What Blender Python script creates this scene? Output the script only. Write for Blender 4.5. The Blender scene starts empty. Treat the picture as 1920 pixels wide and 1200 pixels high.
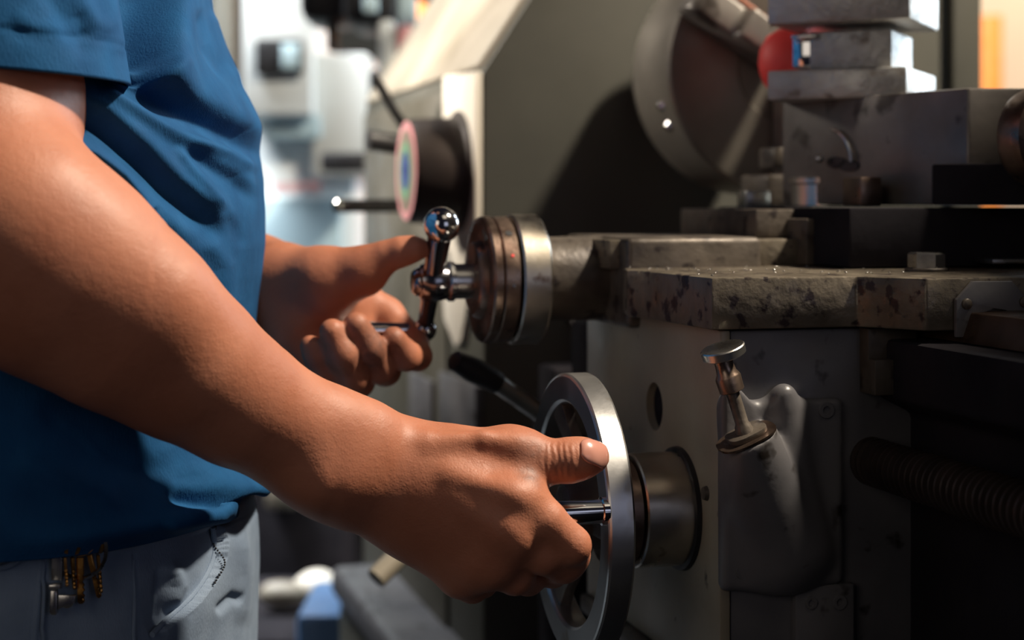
import bpy, bmesh, math, random
import numpy as np
from mathutils import Vector, Matrix
random.seed(7); np.random.seed(7)
C = bpy.context.scene.collection
# ------------------------------------------------------------------ camera
H = 1.20                      # eye height of the camera above the floor
FP = 3200.0                   # focal length in pixels of a 1920 wide frame
HY = 380.0                    # horizon row
cd = bpy.data.cameras.new('camera'); cam = bpy.data.objects.new('camera', cd); C.objects.link(cam)
cam.location = (0, 0, H); cam.rotation_euler = (math.radians(90), 0, 0)
cd.sensor_width = 36; cd.lens = FP/1920*36; cd.shift_y = -(600-HY)/1920
cd.clip_start = 0.05; cd.clip_end = 60
cd.dof.use_dof = True; cd.dof.focus_distance = 0.90; cd.dof.aperture_fstop = 5.6
bpy.context.scene.camera = cam
# ------------------------------------------------------------------ light
sc = bpy.context.scene
sc.view_settings.view_transform = 'Standard'; sc.view_settings.look = 'None'
sc.view_settings.gamma = 1; sc.view_settings.use_curve_mapping = False
sc.view_settings.exposure = 0.0
w = bpy.data.worlds.new('world'); sc.world = w; w.use_nodes = True
w.node_tree.nodes['Background'].inputs[0].default_value = (0.34, 0.34, 0.62, 1)
w.node_tree.nodes['Background'].inputs[1].default_value = 0.02
def area(name, loc, target, size, power, col, shape='DISK', size_y=None, spread=None):
    l = bpy.data.lights.new(name, 'AREA'); l.energy = power; l.color = col; l.shape = shape; l.size = size
    if size_y: l.size_y = size_y
    if spread: l.spread = math.radians(spread)
    o = bpy.data.objects.new(name, l); C.objects.link(o); o.location = loc
    d = Vector(target)-Vector(loc); o.rotation_euler = d.to_track_quat('-Z', 'Y').to_euler()
    return o
area('key_lamp', (1.30, 0.90, H+1.78), (0.0, 0.95, H-0.1), 0.20, 100, (1.0, 0.87, 0.70))
area('window_light_right', (2.2, 2.9, H+0.75), (0.2, 1.1, H+0.05), 1.2, 75, (0.74, 0.88, 1.0), 'RECTANGLE', 1.5)
area('fill_cool_right', (1.7, -1.7, H+0.35), (0.2, 1.0, H-0.1), 1.3, 3.4, (0.74, 0.77, 1.0), 'RECTANGLE', 1.3)  # soft cool fill added behind the camera for front faces and wheel reflections
area('fill_warm_top', (0.9, -0.5, H+2.3), (0.1, 1.0, H), 1.1, 3.0, (1.0, 0.85, 0.66), 'RECTANGLE', 1.1)  # soft warm overhead light added for fill and reflections on the metal
area('shop_light_back', (-1.25, 1.80, H+0.75), (-0.04, 1.80, H+0.27), 0.3, 4.6, (1.0, 0.91, 0.80), 'RECTANGLE', 0.3, 40)
area('fill_warm_left', (-1.5, -1.5, H+0.7), (0.1, 1.1, H-0.1), 1.3, 5.5, (1.0, 0.88, 0.76), 'RECTANGLE', 1.3)  # warm fill added behind the camera to brighten tool post and arm
area('shop_light_far', (-1.2, 3.0, H+2.0), (-0.45, 3.3, H+0.15), 1.2, 75, (0.95, 0.98, 1.0), 'RECTANGLE', 1.2, 75)
# ------------------------------------------------------------------ frames
def P(px, py, d):             # a point of the world at distance d in front of the camera
    return Vector(((px-960)/FP*d, d, H-(py-HY)/FP*d))
AN = math.radians(14.9)
O = P(1061, 963, 0.97)        # centre of the apron handwheel
O.z = H-(963-HY)/FP*0.97
MU = Vector((math.cos(AN), math.sin(AN), 0)); MV = Vector((-math.sin(AN), math.cos(AN), 0))
def Mw(u, v, z): return O + MU*u + MV*v + Vector((0, 0, z))
def Mray(px, py, u=None, v=None, z=None):   # machine coordinates of a photo point known to lie on one plane of the machine
    d = P(px, py, 1.0)-Vector((0, 0, H)); o = Vector((0, 0, H))-O
    du, dv, dz = d.dot(MU), d.dot(MV), d.z; ou, ov, oz = o.dot(MU), o.dot(MV), o.z
    t = (u-ou)/du if u is not None else (v-ov)/dv if v is not None else (z-oz)/dz
    return Vector((ou+t*du, ov+t*dv, oz+t*dz))
MM = Matrix.Translation(O) @ Matrix.Rotation(AN, 4, 'Z')
# ------------------------------------------------------------------ materials
def nodes(m):
    m.use_nodes = True; nt = m.node_tree; return nt, nt.nodes['Principled BSDF']
def mat(name, c1, c2=None, rough=0.5, metal=0.0, scale=30, bump=0.0, bscale=None, rvar=0.15, lo=0.35, hi=0.65,
        spots=None, sscale=90, sss=0.0, coat=0.0, stretch=None, sheen=0.0, sth=0.12):
    m = bpy.data.materials.new(name); nt, b = nodes(m); N = nt.nodes.new; L = nt.links.new
    tc = N('ShaderNodeTexCoord'); vec = tc.outputs['Object']
    if stretch:
        mp = N('ShaderNodeMapping'); mp.inputs['Scale'].default_value = stretch; L(vec, mp.inputs[0]); vec = mp.outputs[0]
    n1 = N('ShaderNodeTexNoise'); n1.inputs['Scale'].default_value = scale; n1.inputs['Detail'].default_value = 8; L(vec, n1.inputs['Vector'])
    r = N('ShaderNodeValToRGB'); r.color_ramp.elements[0].position = lo; r.color_ramp.elements[1].position = hi
    r.color_ramp.elements[0].color = (*c1, 1); r.color_ramp.elements[1].color = (*(c2 or c1), 1)
    L(n1.outputs['Fac'], r.inputs[0]); col = r.outputs[0]
    if spots:
        v = N('ShaderNodeTexNoise'); v.inputs['Scale'].default_value = sscale; v.inputs['Detail'].default_value = 3; L(vec, v.inputs['Vector'])
        rr = N('ShaderNodeValToRGB'); rr.color_ramp.elements[0].position = 0.5+sth; rr.color_ramp.elements[1].position = 0.58+sth
        L(v.outputs['Fac'], rr.inputs[0])
        mx = N('ShaderNodeMixRGB'); L(rr.outputs[0], mx.inputs[0]); L(col, mx.inputs[1]); mx.inputs[2].default_value = (*spots, 1); col = mx.outputs[0]
    L(col, b.inputs['Base Color'])
    mr = N('ShaderNodeMapRange'); mr.inputs['To Min'].default_value = max(0.02, rough-rvar); mr.inputs['To Max'].default_value = min(1, rough+rvar)
    mr.inputs['From Min'].default_value = 0.3; mr.inputs['From Max'].default_value = 0.7
    n2 = N('ShaderNodeTexNoise'); n2.inputs['Scale'].default_value = scale*1.7; n2.inputs['Detail'].default_value = 5; L(vec, n2.inputs['Vector'])
    L(n2.outputs['Fac'], mr.inputs['Value']); L(mr.outputs[0], b.inputs['Roughness'])
    b.inputs['Metallic'].default_value = metal
    if sss: b.inputs['Subsurface Weight'].default_value = sss; b.inputs['Subsurface Radius'].default_value = (0.9, 0.3, 0.15); b.inputs['Subsurface Scale'].default_value = 0.006
    if coat: b.inputs['Coat Weight'].default_value = coat
    if sheen: b.inputs['Sheen Weight'].default_value = sheen; b.inputs['Sheen Roughness'].default_value = 0.5
    if bump:
        n3 = N('ShaderNodeTexNoise'); n3.inputs['Scale'].default_value = bscale or scale*4; n3.inputs['Detail'].default_value = 6; L(vec, n3.inputs['Vector'])
        bp = N('ShaderNodeBump'); bp.inputs['Strength'].default_value = bump; bp.inputs['Distance'].default_value = 0.002
        L(n3.outputs['Fac'], bp.inputs['Height']); L(bp.outputs[0], b.inputs['Normal'])
    return m
M = {}
M['steel'] = mat('worn_steel', (0.42, 0.41, 0.39), (0.62, 0.61, 0.58), 0.30, 1.0, 25, 0.05, 200, 0.10, spots=(0.15, 0.10, 0.07), sscale=60, sth=0.14)
M['wheel'] = mat('turned_steel', (0.50, 0.50, 0.50), (0.66, 0.65, 0.63), 0.34, 1.0, 14, 0.03, 260, 0.07, spots=(0.30, 0.22, 0.12), sscale=22, sth=0.10)
M['chrome'] = mat('polished_steel', (0.62, 0.62, 0.62), (0.74, 0.74, 0.74), 0.10, 1.0, 10, 0.0, None, 0.04)
M['darkchrome'] = mat('dark_polished_steel', (0.20, 0.20, 0.22), (0.30, 0.30, 0.32), 0.18, 1.0, 10, 0.02, 80, 0.05)
M['brownsteel'] = mat('oily_brown_steel', (0.13, 0.085, 0.065), (0.30, 0.22, 0.17), 0.36, 0.9, 40, 0.08, 300, 0.12, spots=(0.45, 0.42, 0.38), sscale=70, sth=0.16)
M['dialsteel'] = mat('stained_dial_steel', (0.42, 0.37, 0.30), (0.72, 0.68, 0.61), 0.33, 1.0, 16, 0.05, 200, 0.10, spots=(0.16, 0.10, 0.07), sscale=45, sth=0.11)
M['cast'] = mat('oily_cast_iron', (0.055, 0.045, 0.038), (0.15, 0.125, 0.10), 0.48, 0.35, 22, 0.35, 120, 0.15, spots=(0.03, 0.022, 0.02), sscale=60, sth=0.08)
M['castedge'] = mat('chipped_cast_iron', (0.11, 0.092, 0.068), (0.19, 0.16, 0.12), 0.42, 0.35, 40, 0.45, 130, 0.15, spots=(0.03, 0.02, 0.02), sscale=110, sth=0.06)
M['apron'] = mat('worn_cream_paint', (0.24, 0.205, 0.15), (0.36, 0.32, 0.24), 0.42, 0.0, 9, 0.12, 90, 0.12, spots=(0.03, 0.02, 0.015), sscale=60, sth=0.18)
M['darkpaint'] = mat('dark_grimy_paint', (0.085, 0.085, 0.095), (0.14, 0.135, 0.14), 0.45, 0.0, 14, 0.25, 70, 0.12, spots=(0.02, 0.015, 0.012), sscale=50, sth=0.12)
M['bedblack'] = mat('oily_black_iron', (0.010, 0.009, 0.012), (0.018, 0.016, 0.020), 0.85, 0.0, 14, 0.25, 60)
M['headstock'] = mat('grey_green_paint', (0.058, 0.058, 0.047), (0.082, 0.080, 0.064), 0.55, 0.0, 5, 0.05, 60, 0.08)
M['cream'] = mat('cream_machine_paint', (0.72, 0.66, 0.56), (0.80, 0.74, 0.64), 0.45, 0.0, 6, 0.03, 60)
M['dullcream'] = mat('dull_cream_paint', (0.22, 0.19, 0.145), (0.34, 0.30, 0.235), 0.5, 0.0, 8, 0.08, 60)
M['tool'] = mat('ground_tool_steel', (0.34, 0.33, 0.31), (0.52, 0.51, 0.48), 0.46, 0.55, 28, 0.5, 160, 0.12, spots=(0.22, 0.19, 0.16), sscale=50, sth=0.14)
M['compound'] = mat('worn_compound_iron', (0.15, 0.135, 0.122), (0.25, 0.23, 0.205), 0.42, 0.4, 18, 0.15, 80, 0.12, spots=(0.07, 0.06, 0.05), sscale=35, sth=0.08)
M['chuck'] = mat('chuck_steel', (0.14, 0.125, 0.105), (0.22, 0.20, 0.17), 0.40, 0.55, 12, 0.05, 60, 0.08)
M['panel'] = mat('dim_olive_paint', (0.065, 0.06, 0.043), (0.11, 0.10, 0.078), 0.5, 0.0, 9, 0.05, 60)
M['drum'] = mat('dark_brown_paint', (0.022, 0.015, 0.012), (0.045, 0.03, 0.024), 0.5, 0.0, 12)
M['wayiron'] = mat('worn_brown_way', (0.06, 0.035, 0.022), (0.13, 0.08, 0.05), 0.38, 0.7, 30, 0.1, 200)
M['bedblack'].node_tree.nodes['Principled BSDF'].inputs['Specular IOR Level'].default_value = 0.15
M['screw'] = mat('oily_black_screw', (0.03, 0.022, 0.02), (0.06, 0.042, 0.035), 0.42, 0.6, 30)
M['black'] = mat('black_rubber', (0.012, 0.012, 0.014), (0.022, 0.022, 0.025), 0.45)
M['rust'] = mat('rusty_orange_paint', (0.30, 0.07, 0.02), (0.42, 0.11, 0.03), 0.5, 0.0, 30, 0.2)
M['red'] = mat('glossy_red_plastic', (0.80, 0.05, 0.045), (0.85, 0.07, 0.06), 0.55, 0.0, 10, 0, None, 0.03)
M['white'] = mat('pale_machine_enamel', (0.70, 0.76, 0.78), (0.80, 0.84, 0.84), 0.5, 0.0, 2)
M['paleblue'] = mat('pale_blue_enamel', (0.42, 0.58, 0.66), (0.50, 0.66, 0.72), 0.5, 0.0, 2)
M['blue'] = mat('blue_plastic', (0.05, 0.12, 0.26), (0.07, 0.16, 0.32), 0.5)
M['orange'] = mat('orange_paint', (0.85, 0.26, 0.04), (0.9, 0.32, 0.06), 0.5)
M['pink'] = mat('pink_label', (0.75, 0.32, 0.34), (0.8, 0.4, 0.42), 0.6)
M['green'] = mat('green_label', (0.18, 0.36, 0.22), (0.2, 0.4, 0.25), 0.6)
M['navy'] = mat('navy_label', (0.03, 0.05, 0.25), (0.04, 0.07, 0.3), 0.6)
M['brass'] = mat('worn_brass', (0.42, 0.20, 0.05), (0.62, 0.33, 0.10), 0.32, 1.0, 60, 0.1, 300)
M['floor'] = mat('oily_concrete', (0.025, 0.03, 0.04), (0.06, 0.06, 0.065), 0.6, 0.0, 3, 0.1, 30)
M['wall'] = mat('shop_wall', (0.12, 0.14, 0.15), (0.17, 0.19, 0.2), 0.8, 0.0, 2)
M['warmwall'] = mat('warm_plaster', (0.80, 0.66, 0.52), (0.86, 0.74, 0.60), 0.8, 0.0, 2)
# ------------------------------------------------------------------ mesh helpers
def link_mesh(name, me, m, parent=None, smooth=True, matrix=None):
    o = bpy.data.objects.new(name, me); C.objects.link(o)
    if m: me.materials.append(m)
    if smooth:
        for p in me.polygons: p.use_smooth = True
    if parent: o.parent = parent
    elif matrix is not None: o.matrix_world = matrix
    return o
def obj(name, bm, m, parent=None, origin=(0, 0, 0), sharp=35, bevel=0.0, seg=2, matrix=None):
    bmesh.ops.translate(bm, verts=bm.verts, vec=-Vector(origin))
    bmesh.ops.recalc_face_normals(bm, faces=bm.faces)
    if bevel:
        es = [e for e in bm.edges if len(e.link_faces) == 2 and e.calc_face_angle() > math.radians(28)]
        if es: bmesh.ops.bevel(bm, geom=es, offset=bevel, segments=seg, profile=0.5, affect='EDGES', clamp_overlap=True)
    for e in bm.edges:
        e.smooth = not (len(e.link_faces) == 2 and e.calc_face_angle() > math.radians(sharp))
    me = bpy.data.meshes.new(name); bm.to_mesh(me); bm.free()
    return link_mesh(name, me, m, parent, True, matrix)
def tag(o, label=None, cat=None, group=None, kind=None):
    if label: o['label'] = label
    if cat: o['category'] = cat
    if group: o['group'] = group
    if kind: o['kind'] = kind
    return o
def empty(name, matrix, label, cat, group=None):
    o = bpy.data.objects.new(name, None); C.objects.link(o); o.matrix_world = matrix; o.empty_display_size = 0.05
    return tag(o, label, cat, group)
def poly_extrude(bm, pts, vec):
    vs = [bm.verts.new(p) for p in pts]; f = bm.faces.new(vs)
    r = bmesh.ops.extrude_face_region(bm, geom=[f]); nv = [g for g in r['geom'] if isinstance(g, bmesh.types.BMVert)]
    bmesh.ops.translate(bm, verts=nv, vec=vec)
def box(bm, a, b):
    x0, y0, z0 = [min(i, j) for i, j in zip(a, b)]; x1, y1, z1 = [max(i, j) for i, j in zip(a, b)]
    poly_extrude(bm, [(x0, y0, z0), (x1, y0, z0), (x1, y1, z0), (x0, y1, z0)], (0, 0, z1-z0))
def lathe(bm, p, axis, prof, n=64, close=True):
    """revolve prof [(distance along axis, radius)] about axis through p"""
    p = Vector(p); ax = Vector(axis).normalized(); t = Vector((0, 0, 1)) if abs(ax.z) < 0.9 else Vector((1, 0, 0))
    e1 = ax.cross(t).normalized(); e2 = ax.cross(e1)
    rings = []
    for (s, r) in prof:
        if r < 1e-6: rings.append([bm.verts.new(p+ax*s)])
        else: rings.append([bm.verts.new(p+ax*s+(e1*math.cos(2*math.pi*i/n)+e2*math.sin(2*math.pi*i/n))*r) for i in range(n)])
    def bridge(A, B):
        if len(A) == 1 and len(B) == 1: return
        for i in range(n):
            j = (i+1) % n
            if len(A) == 1: bm.faces.new((A[0], B[i], B[j]))
            elif len(B) == 1: bm.faces.new((A[i], B[0], A[j]))
            else: bm.faces.new((A[i], B[i], B[j], A[j]))
    for A, B in zip(rings, rings[1:]): bridge(A, B)
    if close == 'ring': bridge(rings[-1], rings[0])
    elif close:
        if len(rings[0]) > 1: bm.faces.new(rings[0])
        if len(rings[-1]) > 1: bm.faces.new(list(reversed(rings[-1])))
def cyl(bm, a, b, r, r2=None, n=40, ch=0.0):
    a = Vector(a); b = Vector(b); L = (b-a).length; r2 = r if r2 is None else r2
    if ch: prof = [(0, r-ch), (ch, r), (L-ch, r2), (L, r2-ch)]
    else: prof = [(0, r), (L, r2)]
    lathe(bm, a, b-a, prof, n)
def tube(bm, pts, r, n=12, cap=True):
    pts = [Vector(p) for p in pts]; rs = r if isinstance(r, (list, tuple)) else [r]*len(pts)
    rings = []; prev = None
    for i, p in enumerate(pts):
        t = (pts[min(i+1, len(pts)-1)]-pts[max(i-1, 0)]).normalized()
        if prev is None:
            a = Vector((0, 0, 1)) if abs(t.z) < 0.9 else Vector((1, 0, 0)); e1 = t.cross(a).normalized()
        else: e1 = (prev-t*prev.dot(t)).normalized()
        prev = e1; e2 = t.cross(e1)
        rings.append([bm.verts.new(p+(e1*math.cos(2*math.pi*k/n)+e2*math.sin(2*math.pi*k/n))*rs[i]) for k in range(n)])
    for A, B in zip(rings, rings[1:]):
        for k in range(n): bm.faces.new((A[k], B[k], B[(k+1) % n], A[(k+1) % n]))
    if cap: bm.faces.new(rings[0]); bm.faces.new(list(reversed(rings[-1])))
def sphere(bm, c, r, n=32):
    bmesh.ops.create_uvsphere(bm, u_segments=n, v_segments=n//2, radius=r, matrix=Matrix.Translation(c))
def B(): return bmesh.new()
def spline(pts, n=8):
    pts = [Vector(p) for p in pts]; out = []
    q = [pts[0]*2-pts[1]]+pts+[pts[-1]*2-pts[-2]]
    for i in range(1, len(q)-2):
        for k in range(n):
            t = k/n; a, b, c, d = q[i-1], q[i], q[i+1], q[i+2]
            out.append(0.5*((2*b)+(c-a)*t+(2*a-5*b+4*c-d)*t*t+(3*b-a-3*c+d)*t**3))
    return out+[pts[-1]]
# ================================================================== the room
def struct(name, bm, m, matrix=None):
    o = obj(name, bm, m, matrix=matrix); return tag(o, kind='structure')
bm = B(); box(bm, (-3.6, -1.2, -0.12), (4.2, 6.6, 0)); struct('floor', bm, M['floor'])
bm = B(); box(bm, (-3.6, 6.6, 0), (4.2, 6.75, 3.6)); struct('wall_back', bm, M['wall'])
bm = B(); box(bm, (-3.75, -1.2, 0), (-3.6, 6.6, 3.6)); struct('wall_left', bm, M['wall'])
# ================================================================== the lathe
LO = Vector((0.30, 0.30, -O.z))
lathe_root = empty('lathe', MM @ Matrix.Translation(LO), 'large grey-green metalworking lathe the man in the blue t-shirt is operating', 'lathe')
def LP(name, bm, m, parent=None, label=None, **k):
    o = obj(name, bm, M[m], parent or lathe_root, LO, **k)
    if label: o['label'] = label
    return o
def Wm(p): return MM.inverted() @ Vector(p)
U = Vector((1, 0, 0)); V = Vector((0, 1, 0)); Z = Vector((0, 0, 1))
def bool_cut(o, bmc):
    me = bpy.data.meshes.new('cut'); bmesh.ops.translate(bmc, verts=bmc.verts, vec=-LO); bmesh.ops.recalc_face_normals(bmc, faces=bmc.faces)
    bmc.to_mesh(me); bmc.free(); c = bpy.data.objects.new('cut', me); C.objects.link(c)
    c.parent = o.parent; md = o.modifiers.new('b', 'BOOLEAN'); md.object = c; md.operation = 'DIFFERENCE'; md.solver = 'EXACT'
    bpy.context.view_layer.update(); dg = bpy.context.evaluated_depsgraph_get()
    nm = bpy.data.meshes.new_from_object(o.evaluated_get(dg)); o.modifiers.clear(); o.data = nm
    bpy.data.objects.remove(c)
# ---- apron handwheel
bm = B(); R1, R0 = 0.0795, 0.0630
lathe(bm, (0, 0, 0), U, [(0.0006, R0+0.0008), (0, R0+0.0016), (0, R1-0.0018), (0.0005, R1-0.0006), (0.0016, R1), (0.0135, R1), (0.0146, R1-0.0006), (0.015, R1-0.0018), (0.015, R0+0.001), (0.014, R0), (0.0016, R0)], 160, 'ring')
wheel = LP('handwheel', bm, 'wheel', label='large turned steel handwheel with a crank handle on its rim', sharp=18)
for k in range(3):
    a = math.radians(62+120*k); bm = B(); c, s = math.cos(a), math.sin(a)
    e = Vector((0, c, s)); t = Vector((0, -s, c))
    def sec(r, u, wd, th): return [e*r+U*(u-th)-t*wd, e*r+U*(u-th)+t*wd, e*r+U*(u+th)+t*wd, e*r+U*(u+th)-t*wd]
    rings = [[bm.verts.new(p) for p in sec(r, u, wd, th)] for r, u, wd, th in [(0.015, 0.014, 0.0095, 0.004), (0.035, 0.013, 0.008, 0.0035), (0.052, 0.009, 0.008, 0.0035), (0.0645, 0.007, 0.0105, 0.004)]]
    for X, Y in zip(rings, rings[1:]):
        for i in range(4): bm.faces.new((X[i], Y[i], Y[(i+1) % 4], X[(i+1) % 4]))
    bm.faces.new(rings[0]); bm.faces.new(rings[-1][::-1])
    LP('spoke', bm, 'cast', wheel, bevel=0.0015)
bm = B(); lathe(bm, (-0.003, 0, 0), U, [(0, 0.013), (0.0015, 0.0165), (0.004, 0.018), (0.022, 0.021), (0.024, 0.020)], 64); LP('hub', bm, 'cast', wheel)
bm = B(); hz = Mray(1120, 959, v=-0.0712).z
lathe(bm, (0.001, -0.0712, hz), -U, [(0, 0.0075), (0.003, 0.0075), (0.0035, 0.0064), (0.03, 0.0069), (0.075, 0.0078), (0.084, 0.0072), (0.088, 0.004), (0.089, 0)], 48)
LP('crank_handle', bm, 'chrome', wheel, label='polished steel crank handle held in the fist')
# ---- handwheel sleeve and collar
bm = B(); lathe(bm, (0.021, 0, 0), U, [(0, 0.024), (0.0005, 0.0295), (0.0015, 0.0305), (0.0155, 0.0305), (0.0165, 0.0290)], 96)
col = LP('graduated_collar', bm, 'brownsteel', label='brown oily collar behind the handwheel')
for a in (-68, -170):
    aa = math.radians(a); e = Vector((0, math.cos(aa), math.sin(aa)))
    e = Vector((0, -abs(math.cos(aa)), math.sin(aa))); bm = B(); cyl(bm, Vector((0.028, 0, 0))+e*0.0295, Vector((0.028, 0, 0))+e*0.0309, 0.0032, n=20); LP('set_screw', bm, 'black', col)
bm = B(); lathe(bm, (0.038, 0, 0), U, [(0, 0.028), (0.0003, 0.0318), (0.0012, 0.0326), (0.0285, 0.0326)], 96); LP('bearing_sleeve', bm, 'dialsteel')
bm = B(); lathe(bm, (0.0655, 0, 0), U, [(0, 0.0330), (0.0006, 0.0352), (0.0036, 0.0356)], 96); LP('gasket', bm, 'black')
# ---- apron
ZS0, ZS1 = 0.108, 0.1362            # saddle wing under and upper side
zb = Mray(1200, 1184, u=0.069).z
bm = B(); box(bm, (0.0755, -0.0600, zb-0.004), (0.215, 0.185, ZS0-0.001)); apron = LP('apron', bm, 'darkpaint', bevel=0.002)
bm = B(); box(bm, (0.069, -0.0612, zb), (0.0752, 0.180, ZS0-0.001)); af = LP('apron_front', bm, 'apron', label='stained cream front plate of the apron', bevel=0.001)
hp = Mray(1227, 762, u=0.069)
bmc = B(); cyl(bmc, (0.06, hp.y, hp.z), (0.0745, hp.y, hp.z), 0.0145, n=48); bool_cut(af, bmc)
bm = B(); lathe(bm, (0.0739, hp.y, hp.z), -U, [(0, 0.0144), (0.0004, 0.013), (0.0002, 0.006), (0.002, 0.0045), (0.0022, 0)], 40); LP('recessed_plug', bm, 'bedblack', af)
bm = B(); sp = Mray(1325, 925, u=0.069); cyl(bm, (0.0690, sp.y, sp.z), (0.0668, sp.y, sp.z), 0.0042, 0.0034, n=24); LP('screw', bm, 'cast', af)
bm = B(); box(bm, (0.064, -0.058, zb-0.012), (0.0756, 0.180, zb-0.0005)); LP('drip_ledge', bm, 'cast', af, bevel=0.0015)
# apron's far stepped column on the right of its end face
q = Mray(1605, 700, v=-0.060); q2 = Mray(1628, 770, v=-0.056)
bm = B(); box(bm, (q.x-0.012, -0.0575, zb-0.1), (q2.x, 0.10, q2.z)); LP('apron_rib', bm, 'darkpaint', bevel=0.002)
bm = B(); a = Mray(1490, 1100, v=-0.065); b = Mray(1600, 1200, v=-0.065); box(bm, (a.x, -0.0665, b.z-0.06), (b.x, -0.058, a.z)); jb = LP('cover_plate', bm, 'darkpaint', apron, bevel=0.0012)
def socket(px, py, v, r, parent, m='darkpaint'):
    c = Mray(px, py, v=v); bm = B(); lathe(bm, (c.x, v+0.001, c.z), -V, [(0, r), (0.0016, r), (0.0022, r*0.93), (0.0022, r*0.52), (0.0004, r*0.48), (0.0003, 0)], 28)
    return LP('socket_screw', bm, m, parent)
socket(1574, 1129, -0.0665, 0.0042, jb); socket(1520, 1130, -0.0665, 0.0036, jb)
# ---- oil pump on the apron's end face
vf = -0.0600
def Mp(px, py, v=vf): return Mray(px, py, v=v)
def oblong(c, ax, e1, e2, a, b, n=48, p=2.6):
    return [c+e1*(a*math.copysign(abs(math.cos(2*math.pi*k/n))**(2/p), math.cos(2*math.pi*k/n)))+e2*(b*math.copysign(abs(math.sin(2*math.pi*k/n))**(2/p), math.sin(2*math.pi*k/n))) for k in range(n)]
vt = -0.080; top = Mp(1400, 822, vt); bot = Mp(1497, 1110, vf-0.002)
ax = (top-bot).normalized()
nrm = (-V-ax*(-V).dot(ax)).normalized(); sd = ax.cross(nrm)
PUMP_DEFERRED = True
pump = LP('oil_pump', B(), 'darkpaint', label='dark cast oil pump with a plunger on the end of the apron')
bm = B(); poly_extrude(bm, oblong(top+ax*0.0003, ax, sd, nrm, 0.0168, 0.0118), ax*0.0012); LP('pump_gasket', bm, 'brownsteel', pump)
c2 = top+ax*0.0015-sd*0.0
rt = Mp(1403, 800, vt).copy()
bm = B(); poly_extrude(bm, oblong(c2+sd*0.0006, ax, sd, nrm, 0.0112, 0.0078, p=3.2), ax*0.0030); LP('pump_flange', bm, 'cast', pump, bevel=0.0004)
bm = B(); kb = Mp(1348, 652, vt); kdir = (kb-c2).normalized(); Lk = (kb-c2).length
lathe(bm, c2, kdir, [(0.002, 0.0052), (0.006, 0.0044), (0.0075, 0.0036), (Lk-0.018, 0.0036)], 32); LP('plunger_rod', bm, 'cast', pump)
s = Lk-0.020; bm = B()
lathe(bm, c2, kdir, [(Lk-0.0245, 0.0062), (Lk-0.024, 0.0068), (Lk-0.0165, 0.0070), (Lk-0.0155, 0.0066), (Lk-0.0135, 0.0055), (Lk-0.010, 0.0050), (Lk-0.0035, 0.0053)], 40); LP('plunger_collar', bm, 'brownsteel', pump)
bm = B(); lathe(bm, c2, kdir+nrm*0.10, [(Lk-0.0042, 0.0108), (Lk-0.0036, 0.0118), (Lk+0.0004, 0.0120), (Lk+0.001, 0.0114), (Lk+0.0006, 0.0085), (Lk+0.0004, 0)], 48); LP('plunger_knob', bm, 'steel', pump)
for px, py in ((1549, 769), (1549, 1055), (1393, 1071)): socket(px, py, vf-0.0062, 0.0046, pump)
# ---- saddle
A_ = Vector((0.062, -0.067, ZS1)); B_ = Mray(1605, 517, v=-0.067); C_ = Mray(1737, 518, v=-0.105)
E_ = Mray(1212, 505, u=0.060); F_ = Mray(1147, 492, v=0.205)
plan = [(A_.x, A_.y), (B_.x, B_.y), (C_.x, C_.y), (0.42, C_.y), (0.42, 0.24), (F_.x+0.03, 0.24), (F_.x, 0.21), (0.052, E_.y+0.012), (0.057, E_.y)]
bm = B(); poly_extrude(bm, [(x, y, ZS0) for x, y in plan], (0, 0, ZS1-ZS0)); saddle = LP('saddle', bm, 'castedge', label='thick chipped cast iron saddle wing above the apron', bevel=0.0014)
bm = B(); hb = Mray(1737, 500, v=-0.02); bc = Vector((hb.x, -0.02, ZS1))
cyl(bm, bc, bc+Z*0.0022, 0.0128, n=40, ch=0.0005); bolt = LP('bolt_washer', bm, 'cast', saddle)
bm = B(); lathe(bm, bc+Z*0.0023, Z, [(0, 0.0108), (0.0078, 0.0108), (0.0088, 0.0098), (0.0090, 0.0)], 6); LP('hex_bolt', bm, 'steel', saddle, sharp=20)
random.seed(3)
bm = B()
for k in range(70):                                  # curls of swarf lying on the saddle top
    x = random.uniform(0.06, 0.20); y = random.uniform(-0.05, 0.11)
    c = Vector((x, y, ZS1+0.0004)); a = random.uniform(0, 6.28); l = random.uniform(0.0008, 0.003)
    tube(bm, [c, c+Vector((math.cos(a), math.sin(a), random.uniform(0.1, 0.5)))*l], 0.0003, 5)
sw = LP('swarf', bm, 'steel', saddle); sw['kind'] = 'stuff'
ve = C_.y
wip = [(1788, 632), (1788, 562), (1819, 527), (1893, 527), (1938, 578), (1938, 596), (1905, 592), (1880, 581), (1858, 578), (1840, 586), (1806, 632)]
bm = B(); poly_extrude(bm, [Mray(*p, v=ve-0.0005) for p in wip], (0, -0.0030, 0)); wp = LP('way_wiper', bm, 'darkpaint', saddle, bevel=0.0006, label='dark wiper plate screwed to the saddle end')
for px, py in ((1812, 570), (1920, 566)):
    c = Mray(px, py, v=ve-0.0035); bm = B(); lathe(bm, (c.x, ve-0.0036, c.z), -V, [(0, 0.0030), (0.0012, 0.0029), (0.0020, 0.0018), (0.0021, 0)], 28); LP('wiper_screw', bm, 'cast', saddle)
a = Mray(1612, 690, v=-0.060); b = Mray(1745, 742, v=-0.085)
bm = B(); box(bm, (a.x, -0.070, a.z), (b.x, 0.12, ZS0-0.0008)); box(bm, (b.x-0.03, -0.078, b.z), (b.x+0.003, 0.12, a.z+0.006)); LP('gib_strip', bm, 'cast', saddle, bevel=0.001)
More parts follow.
